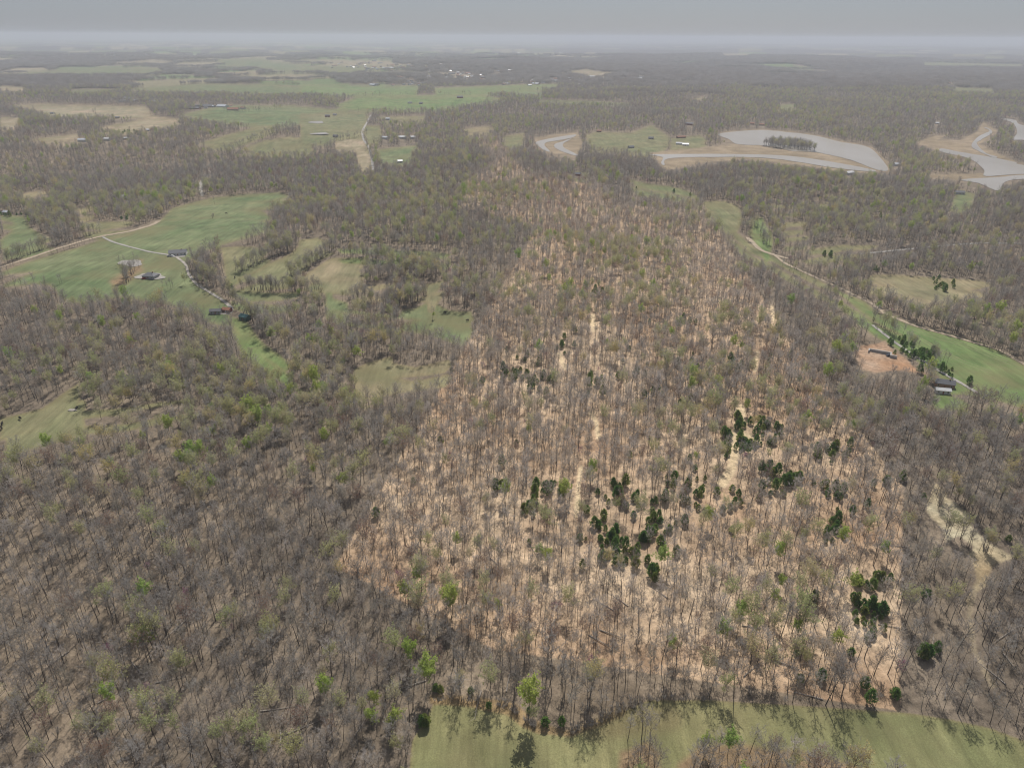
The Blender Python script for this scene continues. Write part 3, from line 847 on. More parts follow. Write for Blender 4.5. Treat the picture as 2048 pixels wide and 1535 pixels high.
POINTS = []     # x, y, z, rot, scale, variant
def scatter(r0, r1, step, kind='tree'):
    xm = r1 * math.sin(math.radians(50))
    gx, gy = np.meshgrid(np.arange(-xm, xm, step), np.arange(max(60, r0 * .6), r1, step))
    x = (gx + RNG.uniform(-.5, .5, gx.shape) * step * .95).ravel(); y = (gy + RNG.uniform(-.5, .5, gy.shape) * step * .95).ravel()
    D = np.hypot(x, y); m = (D >= r0) & (D < r1) & (np.abs(np.arctan2(x, y)) < math.radians(52))
    x, y = x[m], y[m]; z = height(x, y)
    px, py = project(x, y, z)
    m = (px > -220) & (px < 2270) & (py < 2000); x, y, z, px, py = x[m], y[m], z[m], px[m], py[m]
    wob = 3.5 * fbm(x / 18, y / 18, 120, 2)
    s0 = open_mask(px, py) + wob
    s1 = np.full(x.shape, -99.0)
    for hh in (7.0, 12.0, 17.0):
        pt, pq = project(x, y, z + hh); s1 = np.maximum(s1, open_mask(pt, pq, False, hh) + wob - (1.5 if hh > 15 else 0))
    fs, _ = far_patch(x, y)
    if r0 > 2000:
        for a_, b_, wh in TOWNB:
            s0 = np.maximum(s0, 3.5 - np.hypot((px - a_) * .8, py - b_)); s1 = np.maximum(s1, 3 - np.hypot((px - a_) * .8, py - b_))
    cop = np.full(x.shape, -99.0)
    for a_ in WOODS_IN[:2]: cop = np.maximum(cop, sdf_box(px, py, a_))
    keep = ((s0 < 0) & (s1 < .5) & (fs < 4)) | (cop + wob > 0)
    dens = fbm(x / 55, y / 55, 130, 3)
    keep &= RNG.random(x.shape) < np.clip(.93 + 1.1 * dens, .45, 1)
    x, y, z, px, py = x[keep], y[keep], z[keep], px[keep], py[keep]
    return x, y, z, px, py, s0[keep]

CEDARS = [  # clumps of cedars: centre, radii in photograph pixels, how many
 (1515,860,44,28,30), (1490,890,18,12,10), (1480,835,8,12,6), (1452,890,8,24,10), (1560,965,38,22,16), (1530,945,14,18,6),
 (1235,985,36,20,15), (1062,1015,20,14,10), (1250,1110,46,18,16), (1225,1080,24,16,8), (1320,1065,40,28,16), (1100,985,40,18,10), (1310,1150,14,16,6),
 (1030,748,34,12,12), (1060,770,50,18,12), (965,760,6,5,2), (1195,770,18,26,10), (1280,745,14,10,4), (1000,975,14,8,4), (1015,965,5,5,2),
 (1400,990,34,30,14), (1460,1000,20,24,5), (1660,900,36,22,14), (1650,985,36,22,10), (1665,1075,22,18,8), (1670,1050,10,10,4),
 (1740,1245,34,28,18), (1720,1205,20,16,6), (1745,1160,30,14,7), (1770,962,5,5,2), (1800,960,8,8,2), (1620,1205,12,8,3), (1340,960,10,16,4), (1180,1050,30,30,8),
 (1190,582,14,10,5), (1230,430,4,4,1), (1290,1010,40,24,7),
 (875,1378,8,10,2), (940,1383,5,4,1), (1790,1385,6,10,2), (1850,1310,14,6,4), (1870,1295,8,6,2), (1845,990,6,5,2), (2012,1078,4,3,1),
 (1850,1185,8,6,3), (1860,705,6,5,2), (1820,700,30,12,10), (1790,680,14,8,5), (1845,712,24,12,10), (1880,735,20,8,7), (1898,748,6,6,2), (1841,741,5,4,2), (1936,765,7,6,3),
 (250,433,8,4,4), (30,427,24,3,8), (1875,560,12,6,5), (1890,570,18,10,9), (1750,537,14,4,6), (1660,507,16,4,6), (1760,432,4,6,2), (1270,372,3,3,1), (1350,380,5,3,2), (1380,387,4,3,2),
 (645,608,4,4,1), (696,636,3,3,1), (1087,355,3,3,1), (260,262,14,3,8), (285,266,8,3,5), (515,195,10,2,6), (850,1445,4,14,3), (460,575,6,5,2),
 (1060,1418,3,3,1), (1092,1445,4,4,1), (1125,1448,4,4,1), (976,1412,2,2,1),
]
ced = []
for cx_, cy_, rx, ry, n in CEDARS:
    for _ in range(int(n * 1.35) if n > 4 else n):
        a = random.uniform(0, 6.283); r = math.sqrt(random.random()) * (1.2 if n > 4 else 1)
        ced.append((cx_ + rx * r * math.cos(a), cy_ + ry * r * math.sin(a) + 4))
ced = np.array(ced)
cxw, cyw, czw = ground_hit(ced[:, 0], ced[:, 1])
cedar_pts = [(cxw[i], cyw[i], czw[i], random.uniform(0, 6.28), random.choice([.5, .6, .7, .8, .95, 1.1]), random.choice(VAR['cedar_tree'])[0], ced[i, 0], ced[i, 1]) for i in range(len(ced))]

# lone trees standing in the open
LONE = [('bare_tree',430,407,.8),('shrub',426,434,1.6),('bare_tree',240,532,.6),('bare_tree',250,524,.55),('bare_tree',268,520,.6),('bare_tree',325,573,.45),('bare_tree',335,575,.5),('bare_tree',342,575,.6),('bare_tree',346,574,.5),
        ('bare_tree',120,566,.6),('bare_tree',124,565,.6),('bare_tree',865,640,.7),('leafy_tree',868,636,.45),('bare_tree',584,592,.5),('bare_tree',443,626,.5),('bare_tree',190,232,1.4),('bare_tree',192,228,1.2),
        ('leafy_tree',1322,1142,1.0),('leafy_tree',812,1205,.75),('leafy_tree',835,1172,.7),('leafy_tree',900,1215,.9),('budding_tree',905,1225,1.0),('leafy_tree',995,1225,.55),('leafy_tree',1095,1135,.8),
        ('leafy_tree',1170,590,1.0),('leafy_tree',1140,585,.9),('leafy_tree',1163,605,.9),('leafy_tree',690,985,.9),('leafy_tree',750,1420,.7),('redbud_tree',1105,1228,.9),('redbud_tree',1795,1345,.9),('redbud_tree',1120,1220,.7),
        ('leafy_tree',1440,1290,.8),('leafy_tree',1680,1095,.9),('leafy_tree',1185,960,.8),('leafy_tree',1590,1275,.7),('russet_tree',1695,950,.9),('leafy_tree',1480,1250,.8),('leafy_tree',1700,1190,.9),
        ('bare_tree',1255,1478,.8),('bare_tree',1283,1475,1.1),('bare_tree',1300,1480,1.0),('slender_tree',1290,1470,1.0)]
lone_pts = []
for kd, a, b_, s in LONE:
    X, Y, Z = at(a, b_ + 2)
    lone_pts.append((X, Y, Z, random.uniform(0, 6.28), s, random.choice(VAR[kd])[0], a, b_))

def pick_kinds(x, y, px, py, s0):
    n = len(x); v = np.zeros(n, int); u = RNG.random(n)
    gpat = fbm(x / 130, y / 130, 140, 3) * 2.4       # groves that have broken bud
    inpar = sdf_box(px, py, PARCEL, 60) > 0
    greenp = np.clip(.08 + .24 * gpat, .02, .34)
    up = inpar & (py < 620); greenp[up] = np.clip(.11 + .33 * gpat[up], .03, .42)
    lf = (px < 450) & (py > 600) & (py < 1100); greenp[lf] += .05
    left_far = (px < 1000) & (py < 600); greenp[left_far] += .01
    rt = (px > 1450) & (py < 560); greenp[rt] += .03
    vb = np.array([i[0] for i in VAR['bare_tree']]); vs = np.array([i[0] for i in VAR['slender_tree']])
    bd = np.array([i[0] for i in VAR['budding_tree']]); lfv = np.array([i[0] for i in VAR['leafy_tree']])
    sh = np.array([i[0] for i in VAR['shrub']])
    v = RNG.choice(vb, n)
    vp = np.array([i[0] for i in VAR['brightened_tree']])
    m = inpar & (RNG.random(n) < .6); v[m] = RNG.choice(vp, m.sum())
    m = ~inpar & (RNG.random(n) < .12); v[m] = RNG.choice(vp, m.sum())
    m = u < .30; v[m] = RNG.choice(vs, m.sum())
    m = u > .93; v[m] = RNG.choice(sh, m.sum())
    u2 = RNG.random(n); m = u2 < greenp; v[m] = RNG.choice(bd, m.sum())
    m = u2 < greenp * .13; v[m] = RNG.choice(lfv, m.sum())
    m = u2 > .975; v[m] = VAR['russet_tree'][0][0]
    m = u2 > .9965; v[m] = VAR['redbud_tree'][0][0]
    cp = np.clip(.015 + .25 * fbm(x / 60, y / 60, 145, 3), .004, .07)
    m = (u2 > .9) & (u2 < .9 + cp) & inpar & (py > 640) ; v[m] = RNG.choice([i[0] for i in VAR['cedar_tree']], m.sum())
    return v, inpar

allp = []
for r0, r1, st in ((120, 620, 4.4), (620, 1500, 5.1), (1500, 4000, 7.6)):
    x, y, z, px, py, s0 = scatter(r0, r1, st)
    v, inpar = pick_kinds(x, y, px, py, s0)
    sc = RNG.choice([.6, .75, .85, .95, 1.0, 1.08, 1.18], len(x), p=[.14, .18, .2, .19, .15, .09, .05]) * RNG.uniform(.90, 1.04, len(x)) * (1 + .25 * fbm(x / 70, y / 70, 150))
    if st > 7: sc = sc * 1.05
    edge = s0 > -4; sc[edge] *= RNG.uniform(.6, 1, edge.sum())
    allp.append(np.stack([x, y, z, RNG.uniform(0, 6.283, len(x)), sc, v, px, py, inpar], 1))
# the wooded island in the lake and brush along the meadow rim
th = np.random.default_rng(3)
ix_, iy_ = th.uniform(1524, 1632, 900), th.uniform(286, 304, 900)
kp = sdf(ix_, iy_, [(1524,292),(1545,287),(1580,288),(1615,292),(1634,304),(1592,300),(1556,297)]) > 0
ix_, iy_ = ix_[kp], iy_[kp]; ax, ay = plane_hit(ix_, iy_, ZV)
allp.append(np.stack([ax, ay, height(ax, ay), th.uniform(0, 6.2, len(ax)), th.uniform(.7, 1.05, len(ax)), th.choice([i[0] for i in VAR['bare_tree'] + VAR['budding_tree'][:1]], len(ax)), ix_, iy_, ix_ * 0], 1))
HEDGES = [([(476,546),(510,530),(548,510),(592,500)], 75, 4), ([(583,554),(600,546),(632,526),(668,498)], 75, 5), ([(480,578),(540,583),(590,583),(645,580)], 75, 3),
 ([(735,560),(790,555),(880,545)], 110, 14), ([(690,512),(740,520),(800,528),(880,532)], 110, 9), ([(700,598),(760,610),(830,606),(850,590)], 80, 7), ([(0,533),(60,508),(120,488),(200,464)], 75, 3),
 ([(390,545),(405,530),(400,560),(430,580)], 90, 14), ([(450,590),(470,608),(500,635),(540,670)], 45, 5), ([(260,560),(250,568),(275,535)], 16, 4), ([(747,330),(738,300),(727,272)], 34, 2), ([(716,192),(830,191),(952,190)], 34, 1),
 ([(960,203),(1000,197),(1040,185)], 26, 2), ([(668,283),(700,278),(735,268)], 20, 1), ([(1745,640),(1800,680),(1850,715),(1896,742)], 60, 5), ([(1575,528),(1640,556),(1740,602),(1830,645),(1930,672),(2045,722)], 120, 4),
 ([(1500,425),(1512,455),(1535,492)], 30, 4), ([(440,225),(520,222),(580,215)], 30, 1), ([(560,262),(500,282),(470,297)], 40, 2), ([(20,225),(100,240),(200,236)], 50, 2), ([(900,1400),(960,1402)], 5, 3)]
HEDGES += [([(1885,1062),(1915,1080),(1935,1098)], 9, 6), ([(1908,998),(1940,1025),(1962,1058)], 12, 4), ([(1870,990),(1880,1020)], 6, 6), ([(1965,1095),(1975,1110)], 8, 5)]
for hp, hn, hs in HEDGES:
    hn = int(hn * 1.7); HA = np.array(hp, float); sl_ = np.hypot(*(HA[1:] - HA[:-1]).T); cum = np.concatenate([[0], np.cumsum(sl_)]); u_ = th.uniform(0, cum[-1], hn)
    hx_ = np.interp(u_, cum, HA[:, 0]) + th.normal(0, hs * .8, hn); hy_ = np.interp(u_, cum, HA[:, 1]) + th.normal(0, hs * .5, hn)
    ax, ay, az_ = ground_hit(hx_, hy_)
    kinds_ = [i[0] for i in VAR['bare_tree'] * 3 + VAR['slender_tree'] * 2 + VAR['shrub'] * 4 + VAR['budding_tree']]
    allp.append(np.stack([ax, ay, az_, th.uniform(0, 6.2, hn), th.uniform(.5, .95, hn), th.choice(kinds_, hn), hx_, hy_, hx_ * 0], 1))
RIM = [(868,1400),(935,1405),(975,1413),(1020,1418),(1050,1444),(1080,1458),(1140,1468),(1180,1454),(1240,1424),(1300,1402),(1420,1402)]
RA = np.array(RIM, float); tt = th.uniform(0, len(RIM) - 1.001, 260); ii = tt.astype(int)
rxp = RA[ii, 0] + (RA[ii + 1, 0] - RA[ii, 0]) * (tt - ii); ryp = RA[ii, 1] + (RA[ii + 1, 1] - RA[ii, 1]) * (tt - ii) - np.abs(th.normal(0, 9, 260)) + 2
ax, ay, az_ = ground_hit(rxp, ryp)
allp.append(np.stack([ax, ay, az_, th.uniform(0, 6.2, 260), th.uniform(.3, .85, 260), th.choice([i[0] for i in VAR['shrub']], 260), rxp, ryp, rxp * 0], 1))
A = np.concatenate(allp)
# thin the hardwoods where cedars stand, and inside the parcel let the litter show
if len(cxw):
    near = A[np.hypot(A[:, 0], A[:, 1]) < 1500]
    keep = np.ones(len(A), bool)
    for i in range(len(cxw)):
        j = (np.abs(A[:, 0] - cxw[i]) < 3.2) & (np.abs(A[:, 1] - cyw[i]) < 3.2)
        keep &= ~j
    A = A[keep]
xs, ys, zs, pxs, pys, _ = scatter(4000, 10500, 26.0)
STD = np.stack([xs, ys, zs - .5, RNG.uniform(0, 6.283, len(xs)), RNG.uniform(.8, 1.15, len(xs)), RNG.integers(STAND0, STAND0 + 3, len(xs)), pxs, pys, pxs * 0], 1)

# ------------------------------------------------------------------ individual trees (those that show largest)
KIND = np.array(ORDER)
CAT = {'bare_tree': 'tree', 'brightened_tree': 'tree', 'slender_tree': 'tree', 'budding_tree': 'tree', 'leafy_tree': 'tree', 'cedar_tree': 'cedar', 'redbud_tree': 'tree', 'russet_tree': 'tree', 'shrub': 'shrub'}
LOOK = {'bare_tree': 'bare grey hardwood', 'brightened_tree': 'bare brightened-twig hardwood', 'slender_tree': 'slender bare young tree', 'budding_tree': 'green-budding hardwood',
        'leafy_tree': 'lime-green leafy tree', 'cedar_tree': 'dark cone-shaped cedar', 'redbud_tree': 'small pink-flowering tree',
        'russet_tree': 'russet-budded hardwood', 'shrub': 'low bare shrub'}
LAND = [(1515,860,'the big cedar clump by the dirt track'),(1466,915,'the dirt track'),(1480,825,'the top of the dirt track'),(1235,985,'the middle cedar clump'),
 (1062,1015,'the cedar clump on the left slope'),(1250,1110,'the lowest central cedar clump'),(1045,750,'the upper left cedar clump'),(1195,770,'the upper middle cedar clump'),
 (1158,970,'the short pale track'),(1660,900,'the upper right cedar clump'),(1650,985,'the right-hand cedar clump'),(1670,1060,'the small right cedar clump'),
 (1740,1240,'the lower right cedar clump'),(1745,1160,'the leafy trees by the right border'),(1185,645,'the upper dirt patch'),(1322,1142,'the lime-green tree'),
 (812,1205,'the yellow-green tree at the lower border'),(900,1215,'the leafy pair at the lower border'),(1800,1410,'the bottom right corner of the litter'),
 (1500,1370,'the bottom edge of the litter'),(1200,1325,'the bottom centre edge of the litter'),(960,1290,'the litter corner above the meadow'),
 (680,1130,'the leftmost point of the litter'),(1340,930,'the middle of the litter'),(1400,1180,'the open litter slope'),(1600,1150,'the open right litter slope'),(1000,1120,'the left litter slope'),
 (1900,1010,'the top of the pale clearing'),(1960,1110,'the middle of the pale clearing'),(1945,1190,'the foot of the pale clearing'),(2010,1095,'the right tip of the pale clearing'),
 (1850,1300,'the two roadside cedars'),(1950,1420,'the right end of the bottom meadow'),(1600,1430,'the middle of the bottom meadow'),(1480,1500,'the copse in the bottom meadow'),
 (1285,1475,'the small clump in the bottom meadow'),(1100,1445,'the curved meadow edge'),(940,1395,'the top left meadow edge'),(830,1470,'the left side of the meadow'),(875,1380,'the lone meadow cedar'),
 (40,1480,'the bottom left corner'),(250,1480,'the bottom edge at left'),(450,1500,'the bottom edge left of the meadow'),(650,1480,'the bottom woods near the meadow'),
 (80,1300,'the left edge, low down'),(300,1300,'the lower left woods'),(520,1300,'the lower woods under the litter point'),(720,1330,'the dark woods below the litter'),
 (80,1100,'the left frame edge'),(300,1100,'the middle of the left woods'),(520,1080,'the left woods beside the litter'),(100,950,'the green-tinged left slope'),(350,930,'the upper left woods'),(620,930,'the woods below the hayfield'),
 (80,850,'the sloping pasture'),(145,820,'the tiny pond'),(300,700,'the woods below the farmhouse'),(60,640,'the left wooded hill'),(800,740,'the hayfield'),(600,680,'the wood right of the narrow meadow'),
 (300,553,'the hip-roofed farmhouse'),(355,508,'the lane-end farmhouse'),(262,527,'the pasture pond'),(430,415,'the upper pasture'),(460,630,'the creek sheds'),(560,530,'the diagonal hedgerows'),(720,560,'the brown hill field'),
 (870,630,'the winding meadow'),(1160,590,'the lime-green group high in the litter'),(1100,450,'the litter notch'),(1300,500,'the top of the litter'),(1760,710,'the red earth site'),(1840,700,'the lane-side cedar row'),
 (1890,775,'the dark-roofed farmhouse'),(1936,765,'the round cedars by the field'),(1880,565,'the scrubby old field'),(1670,500,'the crescent field'),(1330,378,'the cedar glade'),(275,265,'the far-left pines'),(510,195,'the far green fields'),(1980,900,'the far right woods'),(1850,830,'the woods below the lane')]
LA = np.array([(a, b) for a, b, c in LAND], float)
def where(px, py):
    d = np.hypot(LA[:, 0] - px, LA[:, 1] - py); i = int(d.argmin())
    dx, dy = px - LA[i, 0], py - LA[i, 1]
    far_ = 'just ' if d[i] < 45 else ''
    if abs(dx) < 12 and abs(dy) < 12: rel = 'at'
    else:
        a = math.degrees(math.atan2(dy, dx)) % 360
        rel = ['right of', 'lower right of', 'below', 'lower left of', 'left of', 'upper left of', 'above', 'upper right of'][int((a + 22.5) // 45) % 8]
    return (far_ if rel != 'at' else '') + rel + ' ' + LAND[i][2]

byidx = {}
for kd, L in VAR.items():
    for i, T, C, ht in L: byidx[i] = (kd, T, C, ht)
def place_tree(p):
    i = int(p[5]); kd, T, C, ht = byidx[i]
    r = bpy.data.objects.new(kd, None); COL.objects.link(r)
    r.empty_display_size = 1
    r.location = (p[0], p[1], p[2]); r.rotation_euler = (0, 0, p[3]); s = p[4]; r.scale = (s, s, s)
    w = where(p[6], p[7])
    sz = '' if kd in ('cedar_tree', 'redbud_tree', 'shrub') else ('taller ' if ht * s > 18.5 else ('shorter ' if ht * s < 13 else ''))
    tag(r, sz + LOOK[kd] + ' ' + w, CAT[kd], (kd.replace('_', ' ') + 's ' + w))
    for nm, me in (('trunk', T), ('crown', C)):
        o = bpy.data.objects.new(nm, me); COL.objects.link(o); o.parent = r
    return r

individual = np.zeros(len(A), bool)
inframe = (A[:, 6] > 0) & (A[:, 6] < 2048) & (A[:, 7] < 1540)
fams = {'pale': ['brightened_tree'], 'bare': ['bare_tree'], 'slender': ['slender_tree'], 'bud': ['budding_tree'], 'leafy': ['leafy_tree', 'redbud_tree', 'russet_tree'], 'cedar': ['cedar_tree'], 'shrub': ['shrub']}
kk = KIND[A[:, 5].astype(int)]
dist = np.sqrt(A[:, 0] ** 2 + A[:, 1] ** 2 + H * H)
for fam, ks in fams.items():
    lim = {'bare': 300, 'pale': 200, 'slender': 300, 'bud': 300, 'leafy': 270, 'cedar': 4, 'shrub': 290}[fam]
    m = np.where(inframe & np.isin(kk, ks))[0]
    m = m[np.argsort(dist[m] / A[m, 4])][:lim]
    individual[m] = True
    for i in m: place_tree(A[i])
for p in lone_pts: place_tree(p)
cs = sorted(cedar_pts, key=lambda p: math.hypot(p[0], p[1]) / p[4])
for p in cs[:296]: place_tree(p)
rest_cedar = cs[296:]

# ------------------------------------------------------------------ the rest of the woods, one mass
def forest(name, P, lab):
    P = np.asarray(P)
    me = bpy.data.meshes.new(name); me.vertices.add(len(P)); me.vertices.foreach_set('co', P[:, :3].astype(np.float32).ravel())
    for nm, tp, arr in (('turn', 'FLOAT', P[:, 3]), ('size', 'FLOAT', P[:, 4]), ('kind_index', 'INT', P[:, 5])):
        a = me.attributes.new(nm, tp, 'POINT'); a.data.foreach_set('value', arr.astype(np.int32 if tp == 'INT' else np.float32))
    o = bpy.data.objects.new(name, me); COL.objects.link(o); tag(o, lab, 'trees', kind='stuff')
    ng = bpy.data.node_groups.new('woods_nodes', 'GeometryNodeTree')
    ng.interface.new_socket('Geometry', in_out='INPUT', socket_type='NodeSocketGeometry')
    ng.interface.new_socket('Geometry', in_out='OUTPUT', socket_type='NodeSocketGeometry')
    N, L = ng.nodes, ng.links
    gi = N.new('NodeGroupInput'); go = N.new('NodeGroupOutput')
    ci = N.new('GeometryNodeCollectionInfo'); ci.inputs['Collection'].default_value = HID
    ci.inputs['Separate Children'].default_value = True; ci.inputs['Reset Children'].default_value = True
    ip = N.new('GeometryNodeInstanceOnPoints'); ip.inputs['Pick Instance'].default_value = True
    def attr(nm, tp):
        a = N.new('GeometryNodeInputNamedAttribute'); a.data_type = tp; a.inputs['Name'].default_value = nm
        return [s for s in a.outputs if s.enabled][0]
    L.new(attr('kind_index', 'INT'), ip.inputs['Instance Index'])
    cx_ = N.new('ShaderNodeCombineXYZ'); L.new(attr('turn', 'FLOAT'), cx_.inputs[2])
    L.new(cx_.outputs[0], ip.inputs['Rotation'])
    cs_ = N.new('ShaderNodeCombineXYZ'); sz = attr('size', 'FLOAT')
    for k in range(3): L.new(sz, cs_.inputs[k])
    L.new(cs_.outputs[0], ip.inputs['Scale'])
    L.new(ci.outputs[0], ip.inputs['Instance']); L.new(gi.outputs[0], ip.inputs['Points']); L.new(ip.outputs[0], go.inputs[0])
    md = o.modifiers.new('woods', 'NODES'); md.node_group = ng
    return o

R = A[~individual]
par = R[:, 8] > 0
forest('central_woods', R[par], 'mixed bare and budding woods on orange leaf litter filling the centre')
forest('woods', R[~par], 'endless bare grey-brown woods covering the surrounding hills')
if rest_cedar: forest('cedar_grove', [p[:6] for p in rest_cedar], 'distant dark cedars scattered on the hills')
forest('distant_woods', STD, 'purple-grey woods fading into haze on the plain')
print('trees', len(A), 'stands', len(STD), 'cedars', len(cedar_pts))

# ------------------------------------------------------------------ buildings
def matc(name, c, rough=.8, spec=.3):
    return plain(name, c, .12, 1.5, rough, spec)
WALLS = {'white': matc('white_siding', (.62, .61, .58)), 'tan': matc('tan_siding', (.42, .36, .28)), 'red': matc('red_barn_boards', (.25, .09, .07)),
         'grey': matc('grey_siding', (.33, .33, .33)), 'brick': matc('brown_brick', (.28, .17, .12)), 'green': matc('green_metal', (.06, .12, .10))}
ROOFS = {'grey': matc('grey_shingles', (.17, .17, .18)), 'dark': matc('dark_shingles', (.13, .13, .14)), 'metal': matc('pale_metal_roof', (.55, .57, .6), .4, .5),
         'rust': matc('rusty_roof', (.28, .13, .08)), 'green': matc('green_metal_roof', (.05, .13, .12), .4, .5), 'white': matc('white_roof', (.6, .6, .6))}
GLASS = matc('dark_window_glass', (.03, .035, .04), .15, .6)
TRIM = matc('white_trim', (.6, .6, .58))
BLOCK = matc('grey_block_wall', (.42, .41, .39))

def box(bm, x0, x1, y0, y1, z0, z1):
    v = [bm.verts.new(p) for p in ((x0, y0, z0), (x1, y0, z0), (x1, y1, z0), (x0, y1, z0), (x0, y0, z1), (x1, y0, z1), (x1, y1, z1), (x0, y1, z1))]
    for f in ((0, 3, 2, 1), (4, 5, 6, 7), (0, 1, 5, 4), (1, 2, 6, 5), (2, 3, 7, 6), (3, 0, 4, 7)):
        bm.faces.new([v[i] for i in f])

def obj(name, bm, m, parent=None):
    bmesh.ops.recalc_face_normals(bm, faces=bm.faces)
    me = bpy.data.meshes.new(name); bm.to_mesh(me); bm.free(); me.materials.append(m)
    o = bpy.data.objects.new(name, me); COL.objects.link(o); o.parent = parent
    return o

def house(px, py, w, d, h, rot, wall, roof, lab, cat='house', name='house', hip=False, detail=1, group=None, windows=3, scale=1.0):
    X, Y, Z = at(px, py)
    r = bpy.data.objects.new(name, None); COL.objects.link(r); r.location = (X, Y, Z - .1); r.rotation_euler = (0, 0, math.radians(rot))
    r.scale = (scale,) * 3
    tag(r, lab, cat, group)
    # walls with gable ends
    rh = d * .26
    bm = bmesh.new(); g = 0 if hip else 1
    pts = [(-w/2,-d/2,-2),(w/2,-d/2,-2),(w/2,d/2,-2),(-w/2,d/2,-2),(-w/2,-d/2,h),(w/2,-d/2,h),(w/2,d/2,h),(-w/2,d/2,h)]
    v = [bm.verts.new(p) for p in pts]
    if hip:
        for f in ((0,1,5,4),(1,2,6,5),(2,3,7,6),(3,0,4,7),(4,5,6,7)): bm.faces.new([v[i] for i in f])
    else:
        a = bm.verts.new((-w/2, 0, h + rh)); b = bm.verts.new((w/2, 0, h + rh))
        bm.faces.new((v[0], v[1], v[5], v[4])); bm.faces.new((v[2], v[3], v[7], v[6]))
        bm.faces.new((v[1], v[2], v[6], b, v[5])); bm.faces.new((v[3], v[0], v[4], a, v[7]))
        bm.faces.new((v[4], v[5], b, a)); bm.faces.new((v[6], v[7], a, b))
    obj('wall', bm, WALLS[wall], r)
    bm = bmesh.new(); e = .5; t = .18; sl = rh / (d / 2)
    yb = d/2 + e; zb = h - e * sl + .12
    if hip:
        k = min(w, d) / 2 * .9
        lo = [bm.verts.new(p) for p in ((-w/2-e,-yb,zb),(w/2+e,-yb,zb),(w/2+e,yb,zb),(-w/2-e,yb,zb))]
        t0, t1 = bm.verts.new((-w/2+k, 0, h + rh + .2)), bm.verts.new((w/2-k, 0, h + rh + .2))
        bm.faces.new((lo[0], lo[1], t1, t0)); bm.faces.new((lo[1], lo[2], t1)); bm.faces.new((lo[2], lo[3], t0, t1)); bm.faces.new((lo[3], lo[0], t0)); bm.faces.new(lo[::-1])
    else:
        for sgn in (-1, 1):
            q = [(-w/2-e, sgn*yb, zb), (w/2+e, sgn*yb, zb), (w/2+e, 0, h+rh+.14), (-w/2-e, 0, h+rh+.14)]
            lo = [bm.verts.new(p) for p in q]; hi = [bm.verts.new((a, b_, c + t)) for a, b_, c in q]
            bm.faces.new(lo); bm.faces.new(hi)
            for i in range(4): bm.faces.new((lo[i], lo[(i+1) % 4], hi[(i+1) % 4], hi[i]))
    rf = obj('roof', bm, ROOFS[roof], r)
    if detail:
        for sy in (-1, 1):
            for k in range(windows):
                cx_ = -w/2 + w * (k + .5) / windows
                if k == windows // 2 and sy == -1:
                    bm = bmesh.new(); box(bm, cx_-.5, cx_+.5, -d/2-.06, -d/2+.02, 0, 2.1); obj('door', bm, ROOFS['rust'] if wall != 'red' else TRIM, r); continue
                bm = bmesh.new(); box(bm, cx_-.6, cx_+.6, sy*d/2-.05, sy*d/2+.05, .9, 2.1)
                wo_ = obj('window', bm, TRIM, r)
                bm = bmesh.new(); box(bm, cx_-.5, cx_+.5, sy*d/2-.08, sy*d/2+.08, 1.0, 2.0); obj('pane', bm, GLASS, wo_)
        if name == 'house' and detail > 1:
            bm = bmesh.new(); box(bm, w*.2, w*.2+.8, -.4, .4, h + rh*.4, h + rh + .9); obj('chimney', bm, WALLS['brick'], rf)
    return r

def pad(px, py, w, h, lab): pond(px, py, w, h, lab, GRAVEL, 'gravel_pad', .12)
pad(301, 553, 29, 7, 'pale gravel pad under the hip-roofed farmhouse')
pad(352, 511, 17, 4, 'gravel yard in front of the grey-roofed farmhouse')
house(302, 555, 12, 9, 3, -8, 'grey', 'grey', 'grey hip-roofed farmhouse on a pale gravel pad in the left pasture', hip=True, detail=2)
house(357, 509, 17, 9, 3, 15, 'white', 'grey', 'long grey-roofed farmhouse at the end of the gravel lane', detail=2, windows=5)
house(432, 626, 9, 5, 2.6, 10, 'grey', 'dark', 'low dark shed beside the creek bend', 'shed', 'shed', detail=1)
house(455, 623, 7, 5, 2.6, -15, 'red', 'rust', 'small rust-roofed shed beside the creek bend', 'shed', 'shed', detail=1)
house(491, 638, 8, 6, 3, -25, 'green', 'green', 'dark green metal shed at the head of the narrow meadow', 'shed', 'shed', detail=1)
house(1887, 771, 12, 7, 3, -20, 'brick', 'dark', 'dark-roofed farmhouse at the end of the cedar-lined lane', detail=2)
house(1884, 785, 9, 4, 2.6, -12, 'white', 'white', 'white-roofed outbuilding just below the dark-roofed farmhouse', 'shed', 'shed', detail=1)
for k, (a, b_, w, d, wl_, rf_, lab, ct) in enumerate(far):
    house(a, b_, w, d, 3.2 if ct != 'barn' else 4.2, random.uniform(-30, 30), wl_, rf_, lab, ct, ct if ct != 'house' else 'house', detail=1 if b_ > 225 else 0, windows=3)
for a, b_, wh in TOWNB:
    if True:
        big = random.random() < .25
        wl_ = random.choice(['white', 'white', 'tan', 'grey', 'brick']); rf_ = random.choice(['white', 'metal', 'grey', 'grey', 'dark', 'rust'])
        house(a, b_, random.uniform(14, 20) * (2.2 if big else 1), random.uniform(9, 12) * (1.6 if big else 1), 4, random.uniform(-40, 40), wl_, rf_,
              'tiny %s-walled %s-roofed building %s' % (wl_, rf_, wh), 'building', 'small_building', detail=0, group='buildings ' + wh)

